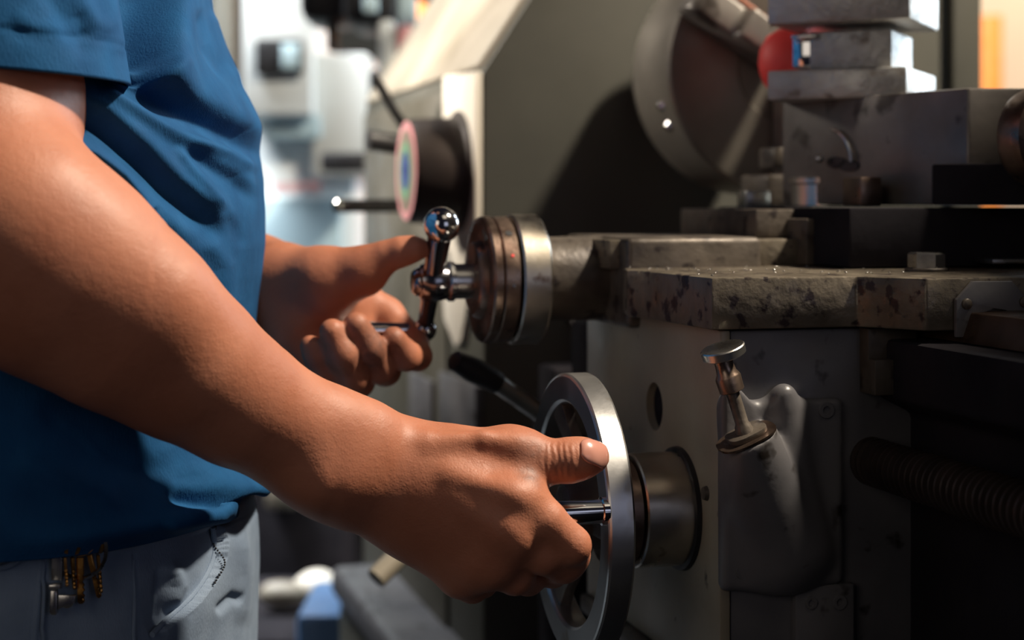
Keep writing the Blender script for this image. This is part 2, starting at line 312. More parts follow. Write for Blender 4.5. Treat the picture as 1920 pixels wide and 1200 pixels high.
# ---- bed, bed way, lead screw
w0 = Mray(1822, 583, v=ve-0.004)
bm = B(); u0 = w0.x
poly_extrude(bm, [(u0-0.006, -0.65, w0.z-0.017), (u0+0.0, -0.65, w0.z-0.001), (u0+0.030, -0.65, w0.z), (u0+0.050, -0.65, w0.z-0.017)], (0, 1.2, 0))
LP('bed_way', bm, 'wayiron', bevel=0.0008, label='brown worn slideway running toward the camera')
bm = B(); poly_extrude(bm, [(u0-0.03, -0.65, w0.z-0.0175), (u0+0.22, -0.65, w0.z-0.0175), (u0+0.22, -0.65, -0.80), (u0-0.01, -0.65, -0.80), (u0-0.01, -0.65, w0.z-0.06), (u0-0.03, -0.65, w0.z-0.05)], (0, 1.85, 0))
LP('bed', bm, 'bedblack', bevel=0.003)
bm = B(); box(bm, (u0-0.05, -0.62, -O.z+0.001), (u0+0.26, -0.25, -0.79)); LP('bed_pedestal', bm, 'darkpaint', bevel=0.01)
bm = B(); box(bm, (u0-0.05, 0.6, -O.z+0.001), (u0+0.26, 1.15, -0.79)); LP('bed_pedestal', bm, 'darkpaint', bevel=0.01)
ls = Mray(1632, 864, v=-0.060)
bm = B(); n = 28; pitch = 0.0062; turns = 46; r0, r1 = 0.0105, 0.0135
steps = turns*n; prev = None
for i in range(steps+1):
    a = 2*math.pi*i/n; v0 = -0.05-0.0*i-pitch*i/n
    row = []
    for dv, r in ((0, r0), (0.28, r0), (0.42, r1), (0.72, r1), (0.86, r0), (1.0, r0)):
        row.append(bm.verts.new((ls.x+math.cos(a)*r, v0-dv*pitch, ls.z+math.sin(a)*r)))
    if prev:
        for k in range(5): bm.faces.new((prev[k], prev[k+1], row[k+1], row[k]))
    prev = row
LP('lead_screw', bm, 'screw', sharp=50)
# ---- cross slide feed: screw housing, dials and ball handle
VC = 0.13; ca = Mray(1000, 523, v=VC); zc = ca.z
def uc(px): return Mray(px, 523, v=VC).x
bm = B(); lathe(bm, (uc(1000), VC, zc), U, [(0, 0.0262), (0.001, 0.0272), (0.13, 0.0272)], 72); hs = LP('screw_housing', bm, 'cast', label='round cast housing of the cross feed screw')
bm = B(); pts = []
u1 = uc(1120); box(bm, (u1, VC-0.060, zc-0.0285), (u1+0.09, VC+0.075, zc+0.0275)); LP('housing_block', bm, 'cast', bevel=0.004, seg=3)
bm = B(); lathe(bm, (uc(952), VC, zc), U, [(0, 0.036), (0.0002, 0.0405), (0.0014, 0.0417), (uc(1006)-uc(952)-0.002, 0.0417), (uc(1006)-uc(952)-0.0003, 0.0402), (uc(1006)-uc(952), 0.025)], 128)
dial = LP('feed_dial', bm, 'dialsteel', label='broad pale stained steel ring of the cross feed dial')
bm = B(); L1 = uc(949)-uc(918); lathe(bm, (uc(918), VC, zc), U, [(0, 0.034), (0, 0.0392), (0.0012, 0.0402), (L1-0.001, 0.0402), (L1, 0.039), (L1, 0.034)], 128); ring = LP('graduated_ring', bm, 'brownsteel', dial, label='brown graduated ring of the cross feed dial')
for ang, m_ in ((48, 'black'), (24, 'red'), (-3, 'steel')):
    e = Vector((0, -math.cos(math.radians(ang)), math.sin(math.radians(ang)))); c = Vector((uc(934), VC, zc))
    bm = B(); cyl(bm, c+e*0.0398, c+e*0.0405, 0.0022 if ang == 48 else 0.0011, n=18); LP('dial_mark', bm, m_, dial)
bm = B(); L1 = uc(917)-uc(897); lathe(bm, (uc(897), VC, zc), U, [(0.001, 0.020), (0.0006, 0.034), (0, 0.0365), (0.0006, 0.0395), (0.002, 0.0405), (L1-0.0006, 0.0405), (L1, 0.0385)], 128); LP('lock_ring', bm, 'brownsteel', dial)
bm = B(); L1 = uc(900)-uc(884); lathe(bm, (uc(884), VC, zc), U, [(0, 0.018), (0.0002, 0.0225), (0.0012, 0.0238), (L1, 0.0255)], 96); LP('dial_boss', bm, 'brownsteel', dial)
bm = B(); lathe(bm, (uc(838), VC, zc-0.001), U, [(0, 0.0118), (0.001, 0.0128), (0.004, 0.0128), (0.0045, 0.0112), (uc(886)-uc(838), 0.0112)], 64); LP('feed_screw', bm, 'steel')
hc = Vector((uc(810), VC, zc-0.001))
bm = B(); lathe(bm, hc-U*0.0130, U, [(0, 0), (0.0002, 0.0065), (0.002, 0.0085), (0.0045, 0.0092), (0.0052, 0.0105), (0.009, 0.0122), (0.0145, 0.0128), (0.020, 0.0118), (0.024, 0.0105)], 48)
bh = LP('ball_handle', bm, 'darkchrome', label='polished steel ball crank of the cross feed')
bu = Mray(828, 422, u=hc.x); bl = Mray(796, 618, u=hc.x)
bm = B(); d = (bu-hc); l = d.length; lathe(bm, hc, d, [(0.006, 0.0078), (0.013, 0.0066), (l-0.008, 0.0074), (l-0.004, 0.006)], 40); LP('crank_arm', bm, 'darkchrome', bh)
bm = B(); sphere(bm, bu, 0.0113, 40); LP('ball', bm, 'chrome', bh)
bm = B(); d = (bl-hc); l = d.length; lathe(bm, hc, d, [(0.006, 0.0078), (0.015, 0.0056), (l-0.005, 0.0050), (l-0.003, 0.004)], 40); sphere(bm, bl, 0.0078, 32); LP('crank_arm', bm, 'darkchrome', bh)
bm = B(); lathe(bm, bl, -U, [(0.004, 0.0030), (0.010, 0.0030), (0.0105, 0.0044), (0.03, 0.0060), (0.055, 0.0068), (0.064, 0.005), (0.066, 0)], 40); LP('grip', bm, 'chrome', bh)
# ---- cross slide and its rail
r0_ = Mray(1142, 450, v=0.085); r1_ = Mray(1500, 452, v=0.085)
bm = B(); box(bm, (r0_.x, 0.085, ZS1-0.001), (r1_.x+0.02, 0.20, r0_.z)); LP('cross_slide_rail', bm, 'castedge', bevel=0.0012)
c0 = Mray(1578, 400, v=0.055)
bm = B(); box(bm, (Mray(1395, 400, v=0.12).x, 0.10, r0_.z+0.0005), (c0.x, 0.24, Mray(1395, 392, v=0.12).z)); box(bm, (Mray(1500, 400, v=0.08).x, 0.07, ZS1+0.0005), (c0.x, 0.14, Mray(1395, 410, v=0.08).z)); LP('cross_slide_end', bm, 'cast', bevel=0.0015)
s0 = Mray(1592, 500, v=0.02); 
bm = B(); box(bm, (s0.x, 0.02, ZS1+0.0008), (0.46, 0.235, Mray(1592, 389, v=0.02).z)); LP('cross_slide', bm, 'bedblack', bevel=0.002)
bm = B(); a = Mray(1855, 486, v=0.0); b = Mray(1960, 493, v=0.0); box(bm, (a.x, -0.004, b.z), (b.x, 0.019, a.z)); LP('gib_edge', bm, 'steel', bevel=0.0005)
# ---- compound slide (turned toward the camera) and tool post: measured in the room
def prism_w(name, wpts, h, m, parent=None, label=None, bevel=0.001, up=True):
    bm = B(); pts = [Wm(p) for p in wpts]; poly_extrude(bm, pts, (0, 0, h)); return LP(name, bm, m, parent, label, bevel=bevel)
d1, d2 = 1.195, 1.052
ztop = H+0.0708; zlow = H-0.0015
a = P(1466, 0, d1); b = P(1815, 0, d2); a.z = b.z = zlow
dirc = (b-a).normalized(); nr = Vector((dirc.y, -dirc.x, 0)); nr = nr if nr.y < 0 else -nr
e = b+Vector((0.085, 0.012, 0)); 
wp_ = [a, b, e, e+Vector((0.0, 0.10, 0)), a-nr*0.10]
comp = prism_w('compound_slide', wp_, ztop-zlow, 'compound', label='worn dark iron compound slide under the tool post', bevel=0.0018)
# step cut in its lower right side, dark lower bed
a2 = P(1735, 0, 1.065); a2.z = zlow; b2 = P(1960, 0, 1.03); b2.z = zlow
prism_w('compound_base', [a2+Vector((0.002, -0.012, 0)), b2+Vector((0, -0.004, 0)), b2+Vector((0, 0.15, 0)), a2+Vector((0.03, 0.12, 0))], 0.0255, 'bedblack', bevel=0.001)
cc = P(1945, 258, 1.02)
bm = B(); dv = Wm(cc+dirc*0.05)-Wm(cc); lathe(bm, Wm(cc)-dv.normalized()*0.0, dv, [(-0.012, 0.018), (-0.006, 0.0285), (-0.001, 0.0305), (0.012, 0.0305), (0.014, 0.028)], 80); LP('compound_dial', bm, 'brownsteel')
# swivel disc with clamp blocks
sc_ = P(1560, 385, 1.19); sc_.z = zlow-0.0005
bm = B(); c = Wm(sc_); lathe(bm, c, Z, [(0, 0.029), (0.0145, 0.029), (0.0155, 0.0302), (0.019, 0.0302), (0.0195, 0.0290)], 80); LP('swivel_disc', bm, 'dialsteel')
bm = B(); c = Wm(P(1648, 360, 1.10)); box(bm, c+Vector((-0.016, -0.006, -0.009)), c+Vector((-0.001, 0.02, 0.0095))); LP('clamp_block', bm, 'brownsteel', bevel=0.001)
bm = B(); c = Wm(P(1415, 374, 1.24)); box(bm, c+Vector((-0.009, -0.006, -0.007)), c+Vector((0.010, 0.012, 0.0065))); LP('stop_block', bm, 'steel', bevel=0.001)
bm = B(); c = Wm(P(1452, 358, 1.25)); box(bm, c+Vector((-0.006, 0, -0.012)), c+Vector((0.03, 0.05, 0.012))); box(bm, c+Vector((0.0, 0.0, 0.017)), c+Vector((0.02, 0.03, 0.032))); LP('clamp_bracket', bm, 'cast', bevel=0.002)
# two oil ports with a bent swarf wire on the compound face
bm = B()
for px, py, rx in ((1570, 300, 0.010), (1593, 315, 0.008)):
    t = (px-1466)/349; dd = 1/((1-t)/d1+t/d2); c = Wm(P(px, py, dd)+nr*0.0012); dn = Wm(P(px, py, dd)+nr)-Wm(P(px, py, dd))
    lathe(bm, c, -dn, [(0, 0.0095), (0.004, 0.0095)], 24)
for v in bm.verts: pass
k0 = Wm(P(1580, 307, 1.13))
for v in bm.verts: v.co.z = k0.z+(v.co.z-k0.z)*0.42
LP('oil_port', bm, 'black', comp)
arc = [(1566, 243), (1580, 250), (1592, 265), (1600, 285), (1602, 303)]
bm = B(); pts = []
for px, py in arc:
    t = (px-1466)/349; dd = 1/((1-t)/d1+t/d2); pts.append(Wm(P(px, py, dd)+nr*0.003))
tube(bm, spline(pts, 6), 0.0011, 8); LP('wire_clip', bm, 'steel', comp)
bm = B(); sphere(bm, Wm(P(1543, 298, 1.155)+nr*0.003), 0.0028, 16); LP('oil_nipple', bm, 'steel', comp)
# tool post: three square steel slabs
dt = 1.115; cn = P(1700, 0, dt); th = math.radians(25)
eL = Vector((-math.cos(th), math.sin(th), 0)); eR = Vector((math.sin(th)*1.0, math.cos(th), 0))
def slab(name, px, ytop, ybot, wl, wr, m, d=dt, label=None, parent=None):
    c = P(px, 0, d); z1 = H-(ytop-HY)/FP*d; z0 = H-(ybot-HY)/FP*d; c.z = z0
    return prism_w(name, [c, c+eL*wl, c+eL*wl+eR*wr, c+eR*wr], z1-z0, m, parent, label, 0.0016)
tp = slab('tool_post', 1672, 54, 126, 0.056, 0.066, 'tool', d=1.135, label='stack of bright square steel blocks forming the tool post')
slab('lower_slab', 1700, 124, 181, 0.094, 0.096, 'tool', parent=tp)
slab('upper_slab', 1706, -62, 34, 0.096, 0.096, 'tool', parent=tp)
slab('clamp_screw_nut', 1640, -110, -62, 0.03, 0.03, 'tool', parent=tp)
# polished insert and its frame on the left of the tool post
c = P(1486, 126, 1.165); pts = [c, c+eL*-0.0165, c+eL*-0.0165+eR*0.05, c+eR*0.05]
c.z = H-(128-HY)/FP*1.165
ins = prism_w('tool_holder', [c, c-eL*0.0165, c-eL*0.0165+eR*0.05, c+eR*0.05], 0.0215, 'chrome', tp, bevel=0.0008)
c = P(1483, 74, 1.16); c.z = H-(74-HY)/FP*1.16
prism_w('holder_cap', [c, c-eL*0.018, c-eL*0.018+eR*0.05, c+eR*0.05], 0.0032, 'steel', tp, bevel=0.0008)
bm = B(); c0 = P(1487, 118, 1.24); lathe(bm, Wm(c0), Wm(P(1420, 126, 1.25))-Wm(c0), [(-0.014, 0.0230), (0, 0.0262), (0.008, 0.0255), (0.016, 0.0215), (0.0215, 0.0145), (0.024, 0.007), (0.0245, 0)], 64)
LP('red_cap', bm, 'red', tp, label='red rounded plastic cap behind the tool post')
# ---- chuck
dc = 1.37; cpt = Wm(P(1474, 130, dc)); R = 0.1
bm = B(); lathe(bm, cpt, V, [(0.004, 0.0), (0.003, 0.040), (0.0, 0.042), (0.0, 0.0955), (0.0006, 0.0985), (0.003, 0.1002), (0.086, 0.1002), (0.090, 0.097), (0.091, 0.06)], 160)
chuck = LP('chuck', bm, 'chuck', label='large round three-jaw chuck behind the tool post')
bm = B(); lathe(bm, cpt+V*0.0915, V, [(0, 0.07), (0.085, 0.07)], 80); LP('spindle_nose', bm, 'cast')
for ang in (207, 197):
    e = Vector((math.cos(math.radians(ang)), 0, math.sin(math.radians(ang)))); c = cpt+V*0.028
    bm = B(); cyl(bm, c+e*0.0985, c+e*0.1030, 0.0052, 0.0035, n=24, ch=0.001); LP('chuck_screw', bm, 'chrome', chuck)
for ang, L0, L1_ in ((148, 0.012, 0.104), (270, 0.02, 0.098), (32, 0.02, 0.098)):
    e = Vector((math.cos(math.radians(ang)), 0, math.sin(math.radians(ang)))); t = Vector((-e.z, 0, e.x))
    bm = B()
    prof = [(L0, -0.001), (L0, -0.052), (L0+0.024, -0.056), (L0+0.026, -0.044), (L0+0.050, -0.046), (L0+0.052, -0.032), (L1_-0.006, -0.034), (L1_, -0.024), (L1_, -0.001)]
    poly_extrude(bm, [cpt+e*r+V*v-t*0.0135 for r, v in prof], t*0.027)
    j = LP('jaw', bm, 'compound', chuck, bevel=0.004, seg=3)
    bm = B(); box(bm, (0, 0, 0), (1, 1, 1))
    for v in bm.verts:
        p = v.co.copy(); v.co = cpt+e*(L0+0.004+p.x*(L1_-L0-0.010))+V*(-0.030+p.y*0.029)+t*(-0.0175+p.z*0.003)*(1 if ang == 148 else -1)
    LP('jaw_edge', bm, 'rust' if ang == 148 else 'compound', j, label='rust-orange edge of the jaw' if ang == 148 else None)
    for r in (L0+0.03, L0+0.06):
        bm = B(); c = cpt+e*r-V*0.045-t*0.016; sphere(bm, c, 0.0030, 16); LP('jaw_stud', bm, 'chrome', j)
# ---- headstock
VH = 0.55
h0 = Mray(905, 300, v=VH).x; zc0 = Mray(905, 132, v=VH).z; tp1 = Mray(990, 0, v=VH); sl = (tp1.z-zc0)/(tp1.x-h0)
us = h0+0.20; ue = Mray(1826, 300, v=VH).x
prof = [(h0, -0.78), (h0, zc0), (us, zc0+sl*0.20), (ue, zc0+sl*0.20), (ue, -0.78)]
bm = B(); poly_extrude(bm, [(u, VH, z) for u, z in prof], (0, 0.60, 0)); hst = LP('headstock', bm, 'headstock', label='grey-green headstock housing with a dark end wall', bevel=0.004)
def hv(px, u=None): return Mray(px, 300, u=(h0 if u is None else u)).y
# bright front strip
bm = B(); v1 = hv(843); pts = [(VH+0.001, Mray(905, 134, v=VH).z), (VH+0.001, Mray(905, 480, v=VH).z), (VH+0.06, Mray(870, 640, u=h0).z), (VH+0.085, Mray(860, 648, u=h0).z), (v1-0.004, Mray(850, 600, u=h0).z), (v1, Mray(843, 560, u=h0).z), (v1, Mray(843, 150, u=h0).z), (v1-0.003, Mray(845, 142, u=h0).z)]
poly_extrude(bm, [(h0-0.007, v, z) for v, z in pts], (0.0068, 0, 0)); fs = LP('front_panel', bm, 'cream', label='bright cream front strip of the headstock', bevel=0.002)
bm = B(); c = Mray(876, 345, u=h0-0.007); box(bm, (h0-0.009, c.y-0.012, c.z-0.016), (h0-0.0072, c.y+0.004, c.z+0.016)); LP('nameplate', bm, 'darkpaint', fs)
# sloped cover
n_ = Vector((-sl, 0, 1)).normalized(); bm = B()
pts = [Vector((h0+0.002, VH+0.006, zc0+0.002)), Vector((us, VH+0.006, zc0+sl*(us-h0))), Vector((us, VH+0.59, zc0+sl*(us-h0))), Vector((h0+0.002, VH+0.59, zc0+0.002))]
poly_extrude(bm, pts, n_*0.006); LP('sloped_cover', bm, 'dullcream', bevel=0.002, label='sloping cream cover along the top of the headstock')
bm = B(); box(bm, (h0-0.004, v1+0.002, -0.78), (h0-0.0002, VH+0.59, zc0-0.01)); LP('control_panel', bm, 'panel', bevel=0.002)
# speed dial drum and its coloured face
dc_ = Mray(815, 330, u=h0-0.03); bm = B()
Ld = 0.052; cdr = Vector((h0-0.004, dc_.y, Mray(800, 322, u=h0-0.03).z)); lathe(bm, cdr, -U, [(0, 0.056), (0.006, 0.056), (0.008, 0.050), (Ld-0.004, 0.048), (Ld, 0.045), (Ld+0.0005, 0)], 80); drum = LP('speed_drum', bm, 'drum', label='dark brown drum dial on the headstock front')
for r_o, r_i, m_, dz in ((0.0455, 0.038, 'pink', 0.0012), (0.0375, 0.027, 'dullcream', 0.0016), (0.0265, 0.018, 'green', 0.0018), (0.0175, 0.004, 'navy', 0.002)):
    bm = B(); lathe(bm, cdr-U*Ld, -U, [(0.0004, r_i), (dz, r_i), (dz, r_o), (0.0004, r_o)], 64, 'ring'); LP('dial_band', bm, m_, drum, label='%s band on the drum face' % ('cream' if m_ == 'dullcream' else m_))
# black gear lever with a shiny tip
la = Wm(P(800, 386, 1.68)); lb = Wm(P(632, 386, 1.62)); bm = B(); lathe(bm, lb, la-lb, [(0, 0.003), (0.0006, 0.0062), (0.010, 0.0066), (0.0102, 0.0064), (0.06, 0.0066), ((la-lb).length*1.35, 0.0066)], 32)
lev = LP('gear_lever', bm, 'black', label='black horizontal gear lever with a shiny end')
bm = B(); lathe(bm, lb, lb-la, [(-0.002, 0.0067), (0.001, 0.0066), (0.003, 0.004), (0.0034, 0)], 32); LP('lever_tip', bm, 'chrome', lev)
bm = B(); tube(bm, [Wm(P(800, 300, 1.72)), Wm(P(740, 210, 1.70)), Wm(P(700, 140, 1.68))], 0.005, 12); tube(bm, [Wm(P(860, 290, 1.70)), Wm(P(690, 262, 1.66))], 0.010, 14); LP('gear_lever', bm, 'black')
# lower gearbox windows and lever with pale rod
for (xa, ya, xb, yb) in ((770, 716, 812, 790), (826, 726, 895, 800), (800, 830, 850, 900)):
    a = Mray(xb, ya, u=h0-0.006); b = Mray(xa, yb, u=h0-0.006); bm = B(); box(bm, (h0-0.008, a.y, b.z), (h0-0.0005, b.y, a.z)); LP('gearbox_plate', bm, 'darkpaint', bevel=0.001)
ra = Wm(P(1030, 787, 1.16)); rb = Wm(P(926, 714, 1.13)); rc = Wm(P(852, 676, 1.11))
bm = B(); lathe(bm, ra, rb-ra, [(0, 0.0062), ((rb-ra).length, 0.0062)], 32); al = LP('feed_lever', bm, 'steel', label='steel lever with a black grip beside the handwheel')
bm = B(); lathe(bm, rb, rc-rb, [(-0.003, 0.0072), (0, 0.0076), (0.02, 0.0085), ((rc-rb).length, 0.0065), ((rc-rb).length+0.002, 0)], 32); LP('lever_grip', bm, 'black', al)
bm = B(); p0 = ra; lathe(bm, ra, U, [(-0.01, 0.010), (0.03, 0.012), (0.08, 0.012)], 32); LP('lever_boss', bm, 'cast', al)
# cream guard bracket seen under the feed screw housing
bm = B(); g = [(1068, 600), (1150, 600), (1128, 628), (1118, 664), (1092, 664), (1080, 632)]
poly_extrude(bm, [Wm(P(x, y, 1.42)) for x, y in g], (0.05, 0.03, 0)); LP('way_guard', bm, 'cream', bevel=0.002, label='small bright cream bracket under the feed screw housing')
bm = B(); a = Wm(P(1140, 640, 1.22)); box(bm, a+Vector((-0.01, -0.02, -0.06)), a+Vector((0.05, 0.06, 0.012))); a = Wm(P(1085, 690, 1.36)); box(bm, a+Vector((-0.02, 0, -0.3)), a+Vector((0.12, 0.05, 0.0))); LP('rack_bracket', bm, 'bedblack', bevel=0.004)
# chip pan and cabinet at the bottom
bm = B()
for (uu, vv, zz, du, dv, dz) in ((0.02, 0.10, -0.235, 0.24, 0.9, 0.035),):
    box(bm, (uu, vv, zz-dz), (uu+du, vv+dv, zz))
LP('chip_pan', bm, 'darkpaint', bevel=0.012, seg=4)
bm = B(); box(bm, (0.03, 0.16, -0.80), (0.30, 1.0, -0.272)); LP('cabinet', bm, 'headstock', bevel=0.01)
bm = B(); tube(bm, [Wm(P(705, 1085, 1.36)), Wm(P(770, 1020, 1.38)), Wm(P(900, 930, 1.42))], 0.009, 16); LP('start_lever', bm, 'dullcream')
# ---- unseen panel added right of the frame; blocks the key for diagonal shadow edges
bm = B(); box(bm, (0, 0, 0), (1, 1, 1))
for v in bm.verts:
    c = v.co; v.co = Wm(Vector((0.535+0.012*c.x, 0.42+0.80*c.y, 0.40+(H+0.475-0.40)*c.z)))
LP('key_light_blocker', bm, 'darkpaint', bevel=0.003)
# ================================================================== behind
def rect(px0, py0, px1, py1, d): a = P(px0, py0, d); b = P(px1, py1, d); return (a.x, a.y, b.z), (b.x, b.y, a.z)
D0 = 3.1
mill = empty('milling_machine', Matrix.Translation((-0.42, D0+0.3, 0)), 'white and pale blue milling machine standing blurred behind the man', 'machine')
MO = Vector((-0.42, D0+0.3, 0))
def mp(name, a, b, m, bevel=0.006, parent=None, label=None):
    bm = B(); box(bm, a, b); o = obj(name, bm, M[m], parent or mill, MO, bevel=bevel)
    if label: o['label'] = label
    return o
def mr(name, x0, y0, x1, y1, d, dep, m, **k):
    a = P(x0, y1, d); b = P(x1, y0, d); return mp(name, (a.x, d, a.z), (b.x, d+dep, b.z), m, **k)
a = P(300, 380, D0); b = P(665, 380, D0)
mp('column', (a.x, D0, 0.80), (b.x, D0+0.5, H+0.19), 'white')
mr('front_door', 440, 370, 640, 640, D0-0.03, 0.028, 'paleblue')
mr('head', 455, -80, 585, 215, D0-0.1, 0.4, 'white')
mr('side_cover', 585, 100, 690, 330, D0-0.05, 0.4, 'white')
ow = mr('window_frame', 478, 72, 568, 140, D0-0.12, 0.018, 'black')
mr('window_pane', 528, 82, 560, 128, D0-0.125, 0.004, 'paleblue', parent=ow, bevel=0.001)
mr('slide_rail', 600, 285, 705, 322, D0-0.2, 0.1, 'black')
a = P(300, 1500, D0); b = P(640, 700, D0); mp('base', (a.x, D0+0.02, 0.001), (b.x, D0+0.42, 0.799), 'bedblack')
for k in range(7):
    x = 516+k*12.4; mr('pink_letter', x, 343, x+9, 362, D0-0.034, 0.003, 'pink', bevel=0.0005)
mr('junction_box', 498, 905, 552, 955, D0-0.05, 0.069, 'dullcream')
mr('guard_curve', 500, 215, 600, 260, D0-0.06, 0.05, 'paleblue')
# green grey column behind shoulder
def thing_box(name, label, cat, x0, y0, x1, y1, d, dep, m, group=None, bevel=0.004, floor=False, z0=None):
    a = P(x0, y1, d); b = P(x1, y0, d); zz = 0.0 if floor else a.z
    bm = B(); box(bm, (a.x, d, zz), (b.x, d+dep, b.z)); o = obj(name, bm, M[m], bevel=bevel); return tag(o, label, cat, group)
thing_box('steel_column', 'dull grey-green steel column behind the shoulder of the man', 'column', 395, -260, 440, 0, 3.7, 0.1, 'headstock', floor=True)
# pendant of dark boxes with pale plates between mill and headstock
pen = empty('drill_press', Matrix.Translation((P(715, 0, 2.45).x, 2.5, 0)), 'black column machine with pale oblong plates, blurred beside the headstock', 'machine')
PO = Vector((P(715, 0, 2.45).x, 2.5, 0))
def pp(name, x0, y0, x1, y1, d, dep, m, bevel=0.004, floor=False):
    a = P(x0, y1, d); b = P(x1, y0, d); bm = B(); box(bm, (a.x, d, 0 if floor else a.z), (b.x, d+dep, b.z)); return obj(name, bm, M[m], pen, PO, bevel=bevel)
pp('post', 692, 130, 765, 500, 2.45, 0.12, 'black', floor=True)
pp('motor_box', 640, -160, 745, 46, 2.40, 0.2, 'black', bevel=0.02)
pp('dial_plate', 680, -8, 708, 24, 2.385, 0.012, 'paleblue')
pp('name_plate', 708, 36, 741, 148, 2.40, 0.02, 'white', bevel=0.008)
pp('side_plate', 744, 46, 772, 146, 2.40, 0.02, 'pink', bevel=0.006)
pp('upper_plate', 745, -40, 782, 48, 2.42, 0.02, 'paleblue', bevel=0.006)
pp('lower_plate', 694, 264, 722, 330, 2.42, 0.02, 'paleblue', bevel=0.012)
pp('quill_arm', 560, -130, 660, 40, 2.50, 0.15, 'black', bevel=0.02)
pp('quill', 612, 30, 630, 95, 2.52, 0.04, 'black', bevel=0.004)
thing_box('orange_cabinet', 'orange cabinet glimpsed above the sloping headstock cover', 'cabinet', 775, -300, 832, 90, 3.4, 0.3, 'orange', floor=True)
bm = B(); c = P(858, -12, 2.2); sphere(bm, c, 0.034, 24); 
for v in bm.verts: v.co.z = c.z+(v.co.z-c.z)*0.55
lroot = obj('task_lamp', bm, M['white']); tag(lroot, 'white lamp head peeking in above the sloping headstock cover', 'lamp')
bm = B(); lathe(bm, c+Vector((0, 0, -0.001)), (0.25, 0, 1), [(-0.022, 0.030), (-0.018, 0.052), (0.0, 0.050), (0.05, 0.02), (0.052, 0)], 40, False); obj('shade', bm, M['black'], lroot)
bm = B(); tube(bm, [c+Vector((0.01, 0, 0.05)), c+Vector((0.10, 0.02, 0.18)), c+Vector((0.3, 0.05, 0.16))], 0.008, 10); obj('lamp_arm', bm, M['black'], lroot)
# right: dark column, lit plaster wall, orange post
bm = B(); box(bm, (Mray(1775, 300, v=VH).x, VH-0.012, -0.1), (ue+0.002, VH-0.0005, zc0+sl*0.2)); LP('headstock_rib', bm, 'headstock', bevel=0.003)
bm = B(); a = P(1500, 0, 5.0); box(bm, (a.x, 5.0, 0), (a.x+2.6, 5.08, 3.2)); struct('wall_partition', bm, M['warmwall'])
thing_box('orange_post', 'orange post before the bright plaster wall at the right edge', 'post', 1838, 28, 1880, 600, 4.6, 0.06, 'orange', floor=True)
area('wall_fill_light', (1.3, 3.4, H+1.6), (1.5, 5.0, H+0.3), 0.5, 55, (1.0, 0.84, 0.66))  # light added only to brighten the plaster wall and orange post
# floor clutter at lower left, blurred
random.seed(11)
for i, (px, py, d, rx, lab) in enumerate(((533, 1106, 2.40, 0.026, 'pale round part at the left of the clutter on the low bench'), (590, 1092, 2.42, 0.030, 'pale blurred part in the middle of the low bench, highest of them'), (628, 1108, 2.38, 0.022, 'small pale part leaning against the highest part on the bench'), (664, 1110, 2.36, 0.026, 'pale oblong part at the right end of the low bench'), (585, 1138, 2.28, 0.018, 'small dull part lying in front of the other bench parts'))):
    bm = B(); c = P(px, py, d); c.z = H-0.575+rx*0.93; bmesh.ops.create_icosphere(bm, subdivisions=3, radius=rx, matrix=Matrix.Translation(c))
    for v in bm.verts: v.co = c+Vector(((v.co.x-c.x)*1.25, (v.co.y-c.y), (v.co.z-c.z)*0.8))*(1+0.12*math.sin(9*v.co.x/rx*0.3+i))
    o = obj('machined_part', bm, M['dullcream' if i != 1 else 'cream']); tag(o, lab, 'metal part', 'parts on the low bench')
a = P(400, 1150, 2.30); b = P(664, 1150, 2.30)
bm = B(); box(bm, (a.x, 2.24, H-0.600), (b.x, 2.62, H-0.575)); bench = obj('bench_top', bm, M['bedblack'], bevel=0.004)
bench.name = 'low_bench'; tag(bench, 'dark low bench behind the man holding pale machined parts', 'bench')
for sx in (a.x+0.02, b.x-0.04):
    for sy in (2.26, 2.58): bm = B(); box(bm, (sx, sy, 0), (sx+0.02, sy+0.02, H-0.6001)); obj('leg', bm, M['bedblack'], bench)
bm = B(); a = P(560, 1140, 2.05); b = P(668, 1300, 2.05); box(bm, (a.x, 2.02, 0), (b.x, 2.20, a.z)); o = obj('blue_crate', bm, M['blue'], bevel=0.01); tag(o, 'blue plastic crate on the floor before the low bench', 'crate')
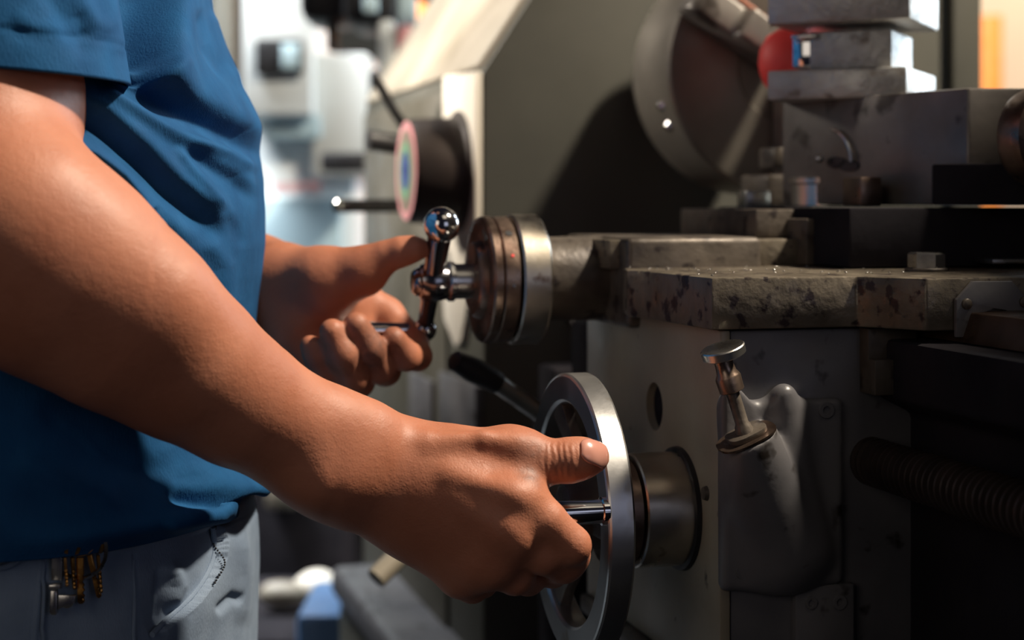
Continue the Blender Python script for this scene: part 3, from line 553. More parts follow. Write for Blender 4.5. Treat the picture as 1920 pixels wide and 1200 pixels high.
# ================================================================== the man: body sculpted as one distance field
class Field:
    def __init__(s, lo, hi, h):
        s.h = h; s.lo = np.array(lo, float); s.n = np.ceil((np.array(hi)-s.lo)/h).astype(int)+1
        s.F = np.full(tuple(s.n), 0.03, np.float32)
    def region(s, lo, hi):
        a = np.maximum(np.floor((np.array(lo)-s.lo)/s.h).astype(int), 0); b = np.minimum(np.ceil((np.array(hi)-s.lo)/s.h).astype(int)+1, s.n)
        if (b <= a).any(): return None, None
        g = [((np.arange(a[i], b[i]))*s.h+s.lo[i]).astype(np.float32) for i in range(3)]
        return tuple(slice(a[i], b[i]) for i in range(3)), np.meshgrid(*g, indexing='ij', sparse=True)
    @staticmethod
    def smin(a, b, k):
        if k <= 0: return np.minimum(a, b)
        h = np.maximum(k-np.abs(a-b), 0)/k
        return np.minimum(a, b)-h*h*k*0.25
    def put(s, sl, d, k, sub=False):
        if sub: s.F[sl] = -Field.smin(-s.F[sl], d, k)
        else: s.F[sl] = Field.smin(s.F[sl], d, k)
    @staticmethod
    def dcap(g, a, b, ra, rb, sq=None):
        a = np.array(a, np.float32); b = np.array(b, np.float32); ba = b-a; L2 = float((ba*ba).sum())+1e-12
        px, py, pz = g[0]-a[0], g[1]-a[1], g[2]-a[2]
        if sq is not None:
            d = np.array(sq[0], np.float32); d = d-ba*(d@ba)/L2; d /= np.linalg.norm(d); f = 1/sq[1]-1
            q = (px*d[0]+py*d[1]+pz*d[2])*f; px = px+q*d[0]; py = py+q*d[1]; pz = pz+q*d[2]
        t = np.clip((px*ba[0]+py*ba[1]+pz*ba[2])/L2, 0, 1)
        dx = px-ba[0]*t; dy = py-ba[1]*t; dz = pz-ba[2]*t
        D = np.sqrt(dx*dx+dy*dy+dz*dz)-(ra+(rb-ra)*t)
        return D*(min(1, sq[1]*1.15) if sq is not None else 1)
    def cap(s, a, b, ra, rb=None, k=0.006, sq=None, sub=False):
        rb = ra if rb is None else rb; a = np.array(a); b = np.array(b); m = max(ra, rb)+k+s.h*3
        sl, g = s.region(np.minimum(a, b)-m, np.maximum(a, b)+m)
        if sl is None: return
        s.put(sl, s.dcap(g, a, b, ra, rb, sq), k, sub)
    def chain(s, pts, rs, k=0.006, ki=0.002, sq=None):
        """a limb: its own segments blended with ki, then blended into the body with k"""
        pts = [np.array(p) for p in pts]; m = max(rs)+k+s.h*3
        sl, g = s.region(np.min(pts, 0)-m, np.max(pts, 0)+m)
        if sl is None: return
        D = None
        for i in range(len(pts)-1):
            d = s.dcap(g, pts[i], pts[i+1], rs[i], rs[i+1], sq); D = d if D is None else s.smin(D, d, ki)
        s.put(sl, D, k)
    def ell(s, c, r, k=0.006, R=None, sub=False):
        c = np.array(c, float); m = max(r)+k+s.h*3; sl, g = s.region(c-m, c+m)
        if sl is None: return
        p = [g[i]-np.float32(c[i]) for i in range(3)]
        if R is not None: p = [p[0]*R[j][0]+p[1]*R[j][1]+p[2]*R[j][2] for j in range(3)]
        q = np.sqrt((p[0]/r[0])**2+(p[1]/r[1])**2+(p[2]/r[2])**2); s.put(sl, (q-1)*min(r), k, sub)
    def mesh(s):
        F = s.F; I = (F < 0); nx, ny, nz = F.shape
        cnt = np.zeros((nx-1, ny-1, nz-1), np.uint8)
        for i in (0, 1):
            for j in (0, 1):
                for k in (0, 1): cnt += I[i:nx-1+i, j:ny-1+j, k:nz-1+k]
        act = (cnt > 0) & (cnt < 8); ci = np.argwhere(act); idx = np.full(act.shape, -1, np.int32); idx[act] = np.arange(len(ci))
        cor = [(i, j, k) for i in (0, 1) for j in (0, 1) for k in (0, 1)]
        val = np.stack([F[ci[:, 0]+i, ci[:, 1]+j, ci[:, 2]+k] for i, j, k in cor], 1)
        acc = np.zeros((len(ci), 3)); num = np.zeros(len(ci))
        for a in range(8):
            for b in range(a+1, 8):
                if sum(abs(x-y) for x, y in zip(cor[a], cor[b])) != 1: continue
                va, vb = val[:, a], val[:, b]; m = (va < 0) != (vb < 0)
                t = np.where(m, va/np.where(m, va-vb, 1), 0)
                pa = np.array(cor[a], float); pb = np.array(cor[b], float)
                acc += np.where(m[:, None], pa+(pb-pa)*t[:, None], 0); num += m
        V_ = (ci+acc/num[:, None])*s.h+s.lo
        quads = []
        for ax in range(3):
            sl0 = [slice(None)]*3; sl1 = [slice(None)]*3; sl0[ax] = slice(0, -1); sl1[ax] = slice(1, None)
            ch = I[tuple(sl0)] != I[tuple(sl1)]; e = np.argwhere(ch); o1, o2 = [(1, 2), (2, 0), (0, 1)][ax]
            ok = (e[:, o1] > 0) & (e[:, o2] > 0) & (e[:, o1] < F.shape[o1]-1) & (e[:, o2] < F.shape[o2]-1); e = e[ok]
            ins = I[e[:, 0], e[:, 1], e[:, 2]]
            def at(d1, d2):
                q = e.copy(); q[:, o1] -= d1; q[:, o2] -= d2; return idx[q[:, 0], q[:, 1], q[:, 2]]
            Q = np.stack([at(1, 1), at(0, 1), at(0, 0), at(1, 0)], 1); Q[~ins] = Q[~ins][:, ::-1]; quads.append(Q)
        return V_, np.concatenate(quads)
def smooth_v(V_, Q, it, lam=0.5):
    n = len(V_); e = np.concatenate([Q[:, [0, 1]], Q[:, [1, 2]], Q[:, [2, 3]], Q[:, [3, 0]]])
    deg = np.bincount(e[:, 0], minlength=n)+np.bincount(e[:, 1], minlength=n)
    for _ in range(it):
        A = np.stack([np.bincount(e[:, 0], V_[e[:, 1], c], n)+np.bincount(e[:, 1], V_[e[:, 0], c], n) for c in range(3)], 1)/np.maximum(deg, 1)[:, None]
        V_ = V_+(A-V_)*lam
    return V_
def np_mesh(name, V_, Q):
    me = bpy.data.meshes.new(name); me.vertices.add(len(V_)); me.vertices.foreach_set('co', V_.astype(np.float32).ravel())
    me.loops.add(Q.size); me.loops.foreach_set('vertex_index', Q.astype(np.int32).ravel())
    me.polygons.add(len(Q)); me.polygons.foreach_set('loop_start', np.arange(0, Q.size, 4, dtype=np.int32)); me.polygons.foreach_set('use_smooth', np.ones(len(Q), bool))
    me.update(calc_edges=True); me.validate(); return me
def rpx(r, d): return r*d/FP
# ---------------- cast body of the oil pump, sculpted the same way (machine coordinates)
fp_ = Field((Mp(1343, 900).x-0.014, vf-0.045, zb-0.05), (Mp(1577, 900).x+0.006, vf+0.006, Mp(1400, 740).z+0.006), 0.0011)
sl_, g_ = fp_.region(fp_.lo, fp_.lo+np.array(fp_.n)*fp_.h)
def rbox(g, lo, hi, r):
    q = [np.abs(g[i]-(lo[i]+hi[i])/2)-(hi[i]-lo[i])/2+r for i in range(3)]
    return np.sqrt(sum(np.maximum(x, 0)**2 for x in q))+np.minimum(np.maximum(q[0], np.maximum(q[1], q[2])), 0)-r
pl0 = Mp(1344, 1108); pl1 = Mp(1576, 744)
fp_.put(sl_, rbox(g_, (pl0.x, vf-0.006, pl0.z), (pl1.x, vf+0.004, pl1.z), 0.0045), 0.0)
fp_.chain([np.array(bot+ax*0.024), np.array(top-ax*0.004)], [0.0190, 0.0145], 0.016, sq=(np.array(nrm), 0.72))
fp_.chain([np.array(bot+ax*0.026+sd*0.003), np.array(top-ax*0.004)], [0.017, 0.0145], 0.010, sq=(np.array(nrm), 0.72))
a_ = Mp(1470, 740, vf-0.006); b_ = Mp(1525, 1040, vf-0.004); fp_.cap(a_, b_, 0.0060, 0.004, 0.012)
fp_.ell(np.array(Mp(1374, 775, vf-0.010)), (0.011, 0.012, 0.016), 0.008)
# cut square across the top of the barrel
cutd = -((g_[0]-top.x)*ax.x+(g_[1]-top.y)*ax.y+(g_[2]-top.z)*ax.z)
rr_ = np.sqrt(((g_[0]-top.x)*sd.x+(g_[1]-top.y)*sd.y+(g_[2]-top.z)*sd.z)**2+((g_[0]-top.x)*nrm.x+(g_[1]-top.y)*nrm.y+(g_[2]-top.z)*nrm.z)**2)
blk = np.maximum(cutd, np.maximum(rr_-0.021, g_[1]-(vf-0.0075))); fp_.put(sl_, blk, 0.0015, True)
fp_.put(sl_, g_[0]-pl0.x+0*g_[1]+0*g_[2], 0.004, True)
Vp, Qp = fp_.mesh(); Vp = smooth_v(Vp, Qp, 2, 0.4); Vp -= np.array(LO)
pm = np_mesh('oil_pump', Vp, Qp); pm.materials.append(M['darkpaint']); pump.data = pm
# ---------------- near (right) arm and hand
lo = P(-430, 1200, 0.9); hi = P(1200, 80, 0.9)
f1 = Field((-0.40, 0.735, H-0.245), (0.075, 0.975, H+0.115), 0.0015)
Yd = (0, 1, 0)
def pr(px, py, d, r): return P(px, py, d), rpx(r, d)
# upper arm, elbow
a, ra = pr(-120, -40, 0.865, 205); b, rb = pr(-62, 190, 0.835, 190); c, rc = pr(-45, 380, 0.805, 172)
f1.cap(a, b, ra, rb, 0.01); f1.cap(b, c, rb, rc, 0.03)
e1, r1 = pr(30, 455, 0.800, 172); f1.cap(c, e1, rc, r1, 0.02)
fa = [(30, 455, .800, 172), (130, 530, .803, 182), (235, 605, .812, 165), (345, 680, .826, 140), (450, 752, .842, 116), (555, 812, .856, 101), (640, 862, .866, 95)]
pts = [P(*q[:3]) for q in fa]; rs = [rpx(q[3], q[2]) for q in fa]
f1.chain(pts, rs, 0.03, 0.012, sq=(Yd, 0.86))
# brachioradialis swell near the crease and the ulnar styloid / thumb-side wrist bulge
f1.cap(P(60, 410, .79), P(300, 560, .80), 0.024, 0.014, 0.03)
f1.cap(P(640, 795, .862), P(690, 800, .868), 0.0085, 0.0070, 0.018)          # radial styloid
f1.cap(P(600, 905, .848), P(622, 905, .850), 0.0095, 0.008, 0.02)          # ulnar bulge
# wrist to carpus
wr = [(640, 868, .866, 92), (700, 895, .873, 90), (765, 920, .880, 98)]
f1.chain([P(*q[:3]) for q in wr], [rpx(q[3], q[2]) for q in wr], 0.02, 0.012, sq=(Yd, 0.66))
# metacarpal block: four rays fanning from the wrist
mc = [((770, 880, .880), (978, 928, .868), 50, 42), ((765, 915, .878), (965, 1000, .866), 52, 44), ((755, 945, .880), (925, 1052, .871), 50, 42), ((745, 965, .884), (862, 1076, .880), 46, 40)]
for (a, b, ra, rb) in mc: f1.cap(P(*a), P(*b), rpx(ra, a[2]), rpx(rb, b[2]), 0.016)
f1.cap(P(790, 960, .890), P(930, 990, .890), rpx(78, .89), rpx(66, .89), 0.012)             # palm mass
# thumb metacarpal, thenar web
f1.chain([P(740, 850, .886), P(860, 868, .885), P(962, 858, .884)], [rpx(58, .886), rpx(60, .885), rpx(48, .884)], 0.016, 0.010)
f1.cap(P(905, 880, .890), P(985, 905, .892), rpx(46, .89), rpx(32, .89), 0.014)             # first web
f1.cap(P(955, 838, .882), P(985, 845, .880), rpx(36, .88), rpx(36, .88), 0.012)             # thumb knuckle
f1.chain([P(968, 860, .882), P(1030, 866, .880), P(1068, 863, .880), P(1092, 859, .881), P(1112, 857, .884)],
         [rpx(44, .88), rpx(40, .88), rpx(41.5, .88), rpx(38, .88), rpx(31, .88)], 0.007, 0.003)
# extensor tendons and knuckles under the skin
f1.cap(P(845, 893, .862), P(960, 928, .8555), 0.0028, 0.0034, 0.009)
f1.cap(P(850, 935, .862), P(950, 990, .8545), 0.0024, 0.003, 0.009)
f1.chain([P(700, 836, .868), P(800, 830, .868), P(905, 822, .870), P(965, 832, .872)], [0.0026, 0.0030, 0.0030, 0.0034], 0.008, 0.004)
f1.cap(P(962, 935, .8620), P(980, 938, .8620), 0.0078, 0.0078, 0.012)
f1.cap(P(950, 1003, .8590), P(962, 1010, .8590), 0.0080, 0.0080, 0.010)
f1.cap(P(905, 1060, .866), P(918, 1066, .866), 0.0070, 0.0070, 0.010)
# valleys between the metacarpals and the wedge by the index knuckle
f1.cap(P(800, 915, .8775), P(952, 968, .8700), rpx(52, .87), rpx(44, .87), 0.012); f1.cap(P(800, 950, .8800), P(930, 1025, .8720), rpx(50, .87), rpx(44, .87), 0.012)
f1.cap(P(800, 985, .884), P(885, 1060, .8770), rpx(46, .87), rpx(40, .87), 0.012)
# fingers: proximal, middle, distal
def finger(f, pts, rs, k=0.0035, ki=0.0025): f.chain([P(*p) for p in pts], [rpx(r, p[2]) for r, p in zip(rs, pts)], k, ki)
finger(f1, [(972, 935, .870), (1022, 975, .866), (1072, 1022, .870), (1070, 1040, .884), (1052, 1046, .903), (1010, 1040, .918), (985, 1028, .922)], [43, 39, 36, 36, 33, 30, 27], 0.006)
finger(f1, [(958, 1000, .868), (1018, 1040, .871), (1056, 1060, .886), (1035, 1070, .906), (985, 1062, .922), (955, 1045, .926)], [42, 37, 33, 31, 29, 26], 0.005)
finger(f1, [(920, 1055, .873), (965, 1080, .879), (990, 1085, .896), (965, 1082, .915), (925, 1065, .926), (905, 1050, .926)], [40, 35, 31, 30, 28, 25], 0.005)
finger(f1, [(862, 1080, .880), (885, 1098, .888), (905, 1092, .902), (885, 1085, .916), (862, 1070, .922)], [38, 32, 28, 26, 23], 0.005)
# nail bed groove and wrinkles at the thumb joint
for i, x in enumerate((1028, 1038, 1049, 1057)):
    f1.cap(P(x-2, 836+2*i, .8665), P(x+1, 880, .8663), 0.0006, 0.0006, 0.0012, sub=True)
f1.cap(P(130, 332, .755), P(190, 372, .757), 0.001, 0.0006, 0.004, sub=True)
V1, Q1 = f1.mesh(); V1 = smooth_v(V1, Q1, 2, 0.4)
# ---------------- far (left) arm and hand
f2 = Field((-0.42, 0.97, H-0.165), (-0.030, 1.30, H+0.06), 0.0016)
fb = [(120, 400, 1.262, 118), (300, 470, 1.215, 112), (420, 512, 1.165, 92), (485, 530, 1.130, 76)]
f2.chain([P(*q[:3]) for q in fb], [rpx(q[3], q[2]) for q in fb], 0.02, 0.012)
f2.chain([P(478, 528, 1.130), P(530, 560, 1.115)], [rpx(76, 1.13), rpx(84, 1.115)], 0.02, 0.012, sq=(Yd, 0.72))
for (a, b, ra, rb) in [((530, 530, 1.108), (668, 560, 1.118), 56, 44), ((525, 560, 1.108), (655, 612, 1.112), 60, 46), ((520, 590, 1.104), (625, 660, 1.104), 58, 42), ((515, 610, 1.098), (590, 692, 1.092), 50, 38)]:
    f2.cap(P(*a), P(*b), rpx(ra, a[2]), rpx(rb, b[2]), 0.018)
# thenar mass and thumb
f2.chain([P(520, 525, 1.095), P(610, 528, 1.080), P(680, 510, 1.072)], [rpx(60, 1.09), rpx(62, 1.08), rpx(44, 1.07)], 0.018, 0.010)
f2.chain([P(680, 506, 1.070), P(722, 482, 1.066), P(752, 472, 1.064), P(775, 467, 1.064), P(790, 466, 1.066)], [rpx(40, 1.07), rpx(29, 1.07), rpx(27, 1.07), rpx(23, 1.07), rpx(18, 1.07)], 0.010, 0.004)
f2.cap(P(545, 640, 1.080), P(590, 690, 1.076), 0.017, 0.012, 0.018)
finger(f2, [(672, 560, 1.118), (725, 590, 1.118), (775, 640, 1.104), (782, 668, 1.080), (762, 668, 1.060), (738, 636, 1.052)], [38, 31, 27, 26, 26, 24], 0.003, 0.005)
finger(f2, [(650, 618, 1.110), (700, 660, 1.104), (722, 694, 1.082), (712, 690, 1.058), (692, 652, 1.042), (668, 610, 1.036)], [38, 31, 28, 27.5, 27.5, 25], 0.002, 0.005)
finger(f2, [(618, 662, 1.100), (660, 710, 1.088), (672, 716, 1.066), (660, 708, 1.046), (642, 664, 1.034), (623, 622, 1.032)], [37, 31, 28, 27.5, 27.5, 25], 0.002, 0.005)
finger(f2, [(588, 690, 1.090), (618, 728, 1.078), (622, 728, 1.058), (608, 700, 1.044), (592, 665, 1.038), (582, 648, 1.038)], [33, 29, 26, 26, 24, 20], 0.005, 0.003)
V2, Q2 = f2.mesh(); V2 = smooth_v(V2, Q2, 2, 0.4)
# ---------------- trunk, neck, head, shoulders: coarse, under the shirt or above the frame
f3 = Field((-0.60, 0.68, H-0.25), (-0.10, 1.40, H+0.66), 0.006)
bx = -0.285
f3.cap((bx, 1.03, H-0.16), (bx, 1.03, H+0.20), 0.112, 0.118, 0.03, sq=((1, 0, 0), 0.66))
f3.cap((bx, 0.99, H+0.20), (bx, 1.07, H+0.20), 0.095, 0.095, 0.03, sq=((1, 0, 0), 0.62))
f3.cap((bx-0.01, 0.87, H+0.27), (bx-0.01, 1.17, H+0.27), 0.058, 0.058, 0.04)
sh = np.array((bx-0.02, 0.845, H+0.25)); ua = P(-62, 190, 0.835)
f3.cap(sh, ua, 0.058, 0.046, 0.02)
sh2 = np.array((bx-0.02, 1.155, H+0.25)); f3.cap(sh2, P(60, 200, 1.25), 0.056, 0.046, 0.02); f3.cap(P(60, 200, 1.25), P(100, 395, 1.262), 0.046, 0.043, 0.01)
hd = np.array((bx+0.035, 1.02, H+0.50))
f3.cap((bx-0.005, 1.02, H+0.28), hd-np.array((0.03, 0, 0.06)), 0.056, 0.052, 0.03)
f3.ell(hd, (0.098, 0.075, 0.115), 0.01); f3.ell(hd+np.array((0.035, 0, -0.055)), (0.058, 0.052, 0.06), 0.02)
f3.cap(hd+np.array((0.092, 0, 0.01)), hd+np.array((0.112, 0, -0.028)), 0.008, 0.012, 0.012)
f3.cap(hd+np.array((0.085, -0.018, -0.062)), hd+np.array((0.085, 0.018, -0.062)), 0.008, 0.008, 0.008)
for s_ in (-1, 1):
    f3.ell(hd+np.array((-0.01, 0.076*s_, -0.01)), (0.018, 0.008, 0.030), 0.004); f3.ell(hd+np.array((0.090, 0.031*s_, 0.012)), (0.010, 0.014, 0.009), 0.006, sub=True)
V3, Q3 = f3.mesh(); V3 = smooth_v(V3, Q3, 3)
Vb = np.concatenate([V1, V2, V3]); Qb = np.concatenate([Q1, Q2+len(V1), Q3+len(V1)+len(V2)])
# skin material: warm, fine pores, a little workshop grime
def skin_mat():
    m = mat('skin', (0.42, 0.150, 0.080), (0.50, 0.195, 0.110), 0.54, 0.0, 26, 0, None, 0.06, sss=0.10)
    nt = m.node_tree; N = nt.nodes.new; L = nt.links.new; b = nt.nodes['Principled BSDF']
    tc = N('ShaderNodeTexCoord'); v = N('ShaderNodeTexVoronoi'); v.feature = 'DISTANCE_TO_EDGE'; v.inputs['Scale'].default_value = 620; L(tc.outputs['Object'], v.inputs['Vector'])
    n = N('ShaderNodeTexNoise'); n.inputs['Scale'].default_value = 260; n.inputs['Detail'].default_value = 6; L(tc.outputs['Object'], n.inputs['Vector'])
    n2 = N('ShaderNodeTexNoise'); n2.inputs['Scale'].default_value = 45; n2.inputs['Detail'].default_value = 3; L(tc.outputs['Object'], n2.inputs['Vector'])
    a1 = N('ShaderNodeMath'); a1.operation = 'MULTIPLY_ADD'; L(v.outputs['Distance'], a1.inputs[0]); a1.inputs[1].default_value = 0.5; L(n.outputs['Fac'], a1.inputs[2])
    a2 = N('ShaderNodeMath'); a2.operation = 'MULTIPLY_ADD'; L(n2.outputs['Fac'], a2.inputs[0]); a2.inputs[1].default_value = 0.8; L(a1.outputs[0], a2.inputs[2])
    # skin folds across the thumb joint
    wv = N('ShaderNodeTexWave'); wv.bands_direction = 'X'; wv.inputs['Scale'].default_value = 95; wv.inputs['Distortion'].default_value = 9; wv.inputs['Detail'].default_value = 3; wv.inputs['Detail Scale'].default_value = 0.6
    L(tc.outputs['Object'], wv.inputs['Vector'])
    vm0 = N('ShaderNodeVectorMath'); vm0.operation = 'DISTANCE'; L(tc.outputs['Object'], vm0.inputs[0]); vm0.inputs[1].default_value = P(1048, 862, .868)
    mr0 = N('ShaderNodeMapRange'); mr0.inputs['From Min'].default_value = 0.006; mr0.inputs['From Max'].default_value = 0.0125; mr0.inputs['To Min'].default_value = 1.5; mr0.inputs['To Max'].default_value = 0; L(vm0.outputs['Value'], mr0.inputs['Value'])
    a3 = N('ShaderNodeMath'); a3.operation = 'MULTIPLY_ADD'; L(wv.outputs['Fac'], a3.inputs[0]); L(mr0.outputs[0], a3.inputs[1]); L(a2.outputs[0], a3.inputs[2]); a2 = a3
    bp = N('ShaderNodeBump'); bp.inputs['Strength'].default_value = 0.28; bp.inputs['Distance'].default_value = 0.0010; L(a2.outputs[0], bp.inputs['Height']); L(bp.outputs[0], b.inputs['Normal'])
    # oily grime rubbed into the thumb joint and the finger tips
    g0 = b.inputs['Base Color'].links[0].from_socket; fac = None
    for c, r in ((P(1000, 850, .862), 0.014), (P(995, 890, .862), 0.010), (P(1060, 880, .862), 0.012), (P(700, 650, 1.04), 0.03)):
        vm = N('ShaderNodeVectorMath'); vm.operation = 'DISTANCE'; L(tc.outputs['Object'], vm.inputs[0]); vm.inputs[1].default_value = c
        mr = N('ShaderNodeMapRange'); mr.inputs['From Min'].default_value = r*0.2; mr.inputs['From Max'].default_value = r; mr.inputs['To Min'].default_value = 1; mr.inputs['To Max'].default_value = 0; L(vm.outputs['Value'], mr.inputs['Value'])
        if fac is None: fac = mr.outputs[0]
        else:
            mm = N('ShaderNodeMath'); mm.operation = 'MAXIMUM'; L(fac, mm.inputs[0]); L(mr.outputs[0], mm.inputs[1]); fac = mm.outputs[0]
    mu = N('ShaderNodeMath'); mu.operation = 'MULTIPLY'; L(fac, mu.inputs[0]); L(n.outputs['Fac'], mu.inputs[1])
    mx = N('ShaderNodeMixRGB'); L(mu.outputs[0], mx.inputs[0]); L(g0, mx.inputs[1]); mx.inputs[2].default_value = (0.06, 0.045, 0.045, 1); L(mx.outputs[0], b.inputs['Base Color'])
    return m
M['skin'] = skin_mat()
me = np_mesh('person', Vb, Qb)
person = link_mesh('person', me, M['skin'], None, True, Matrix.Identity(4))
tag(person, 'man in navy t-shirt and grey work trousers, both hands on the lathe handwheels', 'person')
def cloth(name, c1, c2, rough=0.85, wsc=900, bump=0.35, sheen=0.0):
    m = mat(name, c1, c2, rough, 0, 30, 0, None, 0.05, sheen=sheen); nt = m.node_tree; N = nt.nodes.new; L = nt.links.new; b = nt.nodes['Principled BSDF']
    tc = N('ShaderNodeTexCoord'); mp = N('ShaderNodeMapping'); mp.inputs['Scale'].default_value = (1, 1, 0.35); L(tc.outputs['Object'], mp.inputs[0])
    n = N('ShaderNodeTexNoise'); n.inputs['Scale'].default_value = wsc; n.inputs['Detail'].default_value = 4; L(mp.outputs[0], n.inputs['Vector'])
    n2 = N('ShaderNodeTexNoise'); n2.inputs['Scale'].default_value = 60; n2.inputs['Detail'].default_value = 5; L(tc.outputs['Object'], n2.inputs['Vector'])
    ad = N('ShaderNodeMath'); ad.operation = 'MULTIPLY_ADD'; L(n2.outputs['Fac'], ad.inputs[0]); ad.inputs[1].default_value = 1.5; L(n.outputs['Fac'], ad.inputs[2])
    bp = N('ShaderNodeBump'); bp.inputs['Strength'].default_value = bump; bp.inputs['Distance'].default_value = 0.001; L(ad.outputs[0], bp.inputs['Height']); L(bp.outputs[0], b.inputs['Normal'])
    return m
M['shirt'] = cloth('navy_cotton', (0.006, 0.058, 0.160), (0.010, 0.084, 0.215))
M['shirt'].node_tree.nodes['Principled BSDF'].inputs['Specular IOR Level'].default_value = 0.2
M['denim'] = cloth('grey_denim', (0.15, 0.205, 0.29), (0.21, 0.275, 0.37), wsc=1200, sheen=0.0)
M['nail'] = mat('thumbnail', (0.56, 0.25, 0.19), (0.62, 0.30, 0.23), 0.25, 0, 40, 0, None, 0.03, coat=0.3)
# thumbnail: a curved shield let into the thumb tip
def nail(ctr, ex, en, L_, W_, name='thumbnail'):
    """ctr: middle of the nail, ex: along the finger, en: outward normal"""
    ex = Vector(ex).normalized(); en = Vector(en); en = (en-ex*en.dot(ex)).normalized(); ey = en.cross(ex)
    n, mN = 16, 14; V_ = []; Q = []
    for i in range(n+1):
        t = i/n*2-1
        wid = W_*(1-abs(t)**5*0.45) if t < 0 else W_*(1-abs(t)**4*0.30)
        for j in range(mN+1):
            s = j/mN*2-1; y = s*wid; bulge = -(s*s)*W_*0.45-(t*t)*L_*0.05
            V_.append(Vector(ctr)+ex*(t*L_)+ey*y+en*bulge)
    for i in range(n):
        for j in range(mN):
            a = i*(mN+1)+j; Q.append((a, a+1, a+mN+2, a+mN+1))
    me = bpy.data.meshes.new(name); me.from_pydata(V_, [], Q); o = link_mesh(name, me, M['nail'], person)
    md = o.modifiers.new('s', 'SOLIDIFY'); md.thickness = 0.0009; md.offset = -1; return o
from mathutils.bvhtree import BVHTree
BV = BVHTree.FromPolygons([tuple(v) for v in V1], [tuple(map(int, q)) for q in Q1])
def nail_on(c, ex, en, L_, W_):
    ex = Vector(ex).normalized(); en = Vector(en); en = (en-ex*en.dot(ex)).normalized(); ey = en.cross(ex); n, mN = 20, 18; V_ = []; Q = []
    for i in range(n+1):
        t = i/n*2-1
        for j in range(mN+1):
            s_ = j/mN*2-1; wid = W_*math.sqrt(max(0.0, 1-abs(t)**(3.2 if t < 0 else 4.5)*0.92)); p = Vector(c)+ex*(t*L_)+ey*(s_*wid)
            h = BV.ray_cast(p+en*0.03, -en)[0] or p
            edge = max(abs(s_), abs(t)); V_.append(h+en*(0.0005-0.0009*max(0, (edge-0.86)/0.14)**2 if t < 0.8 else 0.0006))
    for i in range(n):
        for j in range(mN):
            a = i*(mN+1)+j; Q.append((a, a+1, a+mN+2, a+mN+1))
    vv = smooth_v(np.array([tuple(v) for v in V_]), np.array(Q), 3, 0.3)
    me = bpy.data.meshes.new('thumbnail'); me.from_pydata([tuple(v) for v in vv], [], Q); o = link_mesh('thumbnail', me, M['nail'], person)
    md = o.modifiers.new('s', 'SOLIDIFY'); md.thickness = 0.0008; md.offset = -1
nail_on(P(1114, 848, .875), P(1140, 852, .880)-P(1088, 848, .878), (0.0, -0.86, 0.50), 0.0076, 0.0068)
# hair cap (above the frame)
fh = Field((bx-0.09, 0.91, H+0.42), (bx+0.16, 1.13, H+0.65), 0.005)
fh.ell(hd+np.array((-0.008, 0, 0.008)), (0.104, 0.082, 0.121), 0.0); fh.ell(hd+np.array((0.075, 0, -0.035)), (0.09, 0.12, 0.09), 0.01, sub=True); fh.cap(hd+np.array((-0.2, 0, -0.16)), hd+np.array((0.1, 0, -0.14)), 0.10, 0.10, 0.01, sub=True)
Vh, Qh = fh.mesh(); M['hair'] = mat('black_hair', (0.01, 0.008, 0.007), (0.02, 0.015, 0.012), 0.5, 0, 200, 0.5, 400)
link_mesh('hair', np_mesh('hair', smooth_v(Vh, Qh, 2), Qh), M['hair'], person)
# ================================================================== clothes
def seg_dist(px, py, poly):
    """distance to a polyline, parameter along it (0..1) and signed side"""
    best = np.full(px.shape, 1e9); tt = np.zeros(px.shape); sg = np.zeros(px.shape); n = len(poly)-1
    for i in range(n):
        (x0, y0), (x1, y1) = poly[i], poly[i+1]; dx, dy = x1-x0, y1-y0; L2 = dx*dx+dy*dy
        t = np.clip(((px-x0)*dx+(py-y0)*dy)/L2, 0, 1); ex = px-x0-t*dx; ey = py-y0-t*dy; d = np.hypot(ex, ey)
        m = d < best; best = np.where(m, d, best); tt = np.where(m, (i+t)/n, tt); sg = np.where(m, np.sign(dx*ey-dy*ex), sg)
    return best, tt, sg
def fold(px, py, poly, amp, sig, end=0.15, asym=1.0):
    """a ridge (+) or valley (-); sig in photo pixels; asym widens the lower side"""
    d, t, s = seg_dist(px, py, poly); w_ = np.clip(t/end, 0, 1)*np.clip((1-t)/end, 0, 1); w_ = w_*w_*(3-2*w_)
    sg = np.where(s > 0, sig*asym, sig); return amp*np.exp(-(d/sg)**2)*w_
def step(px, py, poly, amp, w_, up, dn, end=0.15):
    '''cloth stands proud on the upper (right) side of the line and sinks below it'''
    d, t, s = seg_dist(px, py, poly); e = np.clip(t/end, 0, 1)*np.clip((1-t)/end, 0, 1); e = e*e*(3-2*e)
    return -amp*np.tanh(s*d/w_)*np.where(s < 0, np.exp(-(d/up)**2), np.exp(-(d/dn)**2))*e
def to_px(V_):
    return 960+FP*V_[..., 0]/V_[..., 1], HY-FP*(V_[..., 2]-H)/V_[..., 1]
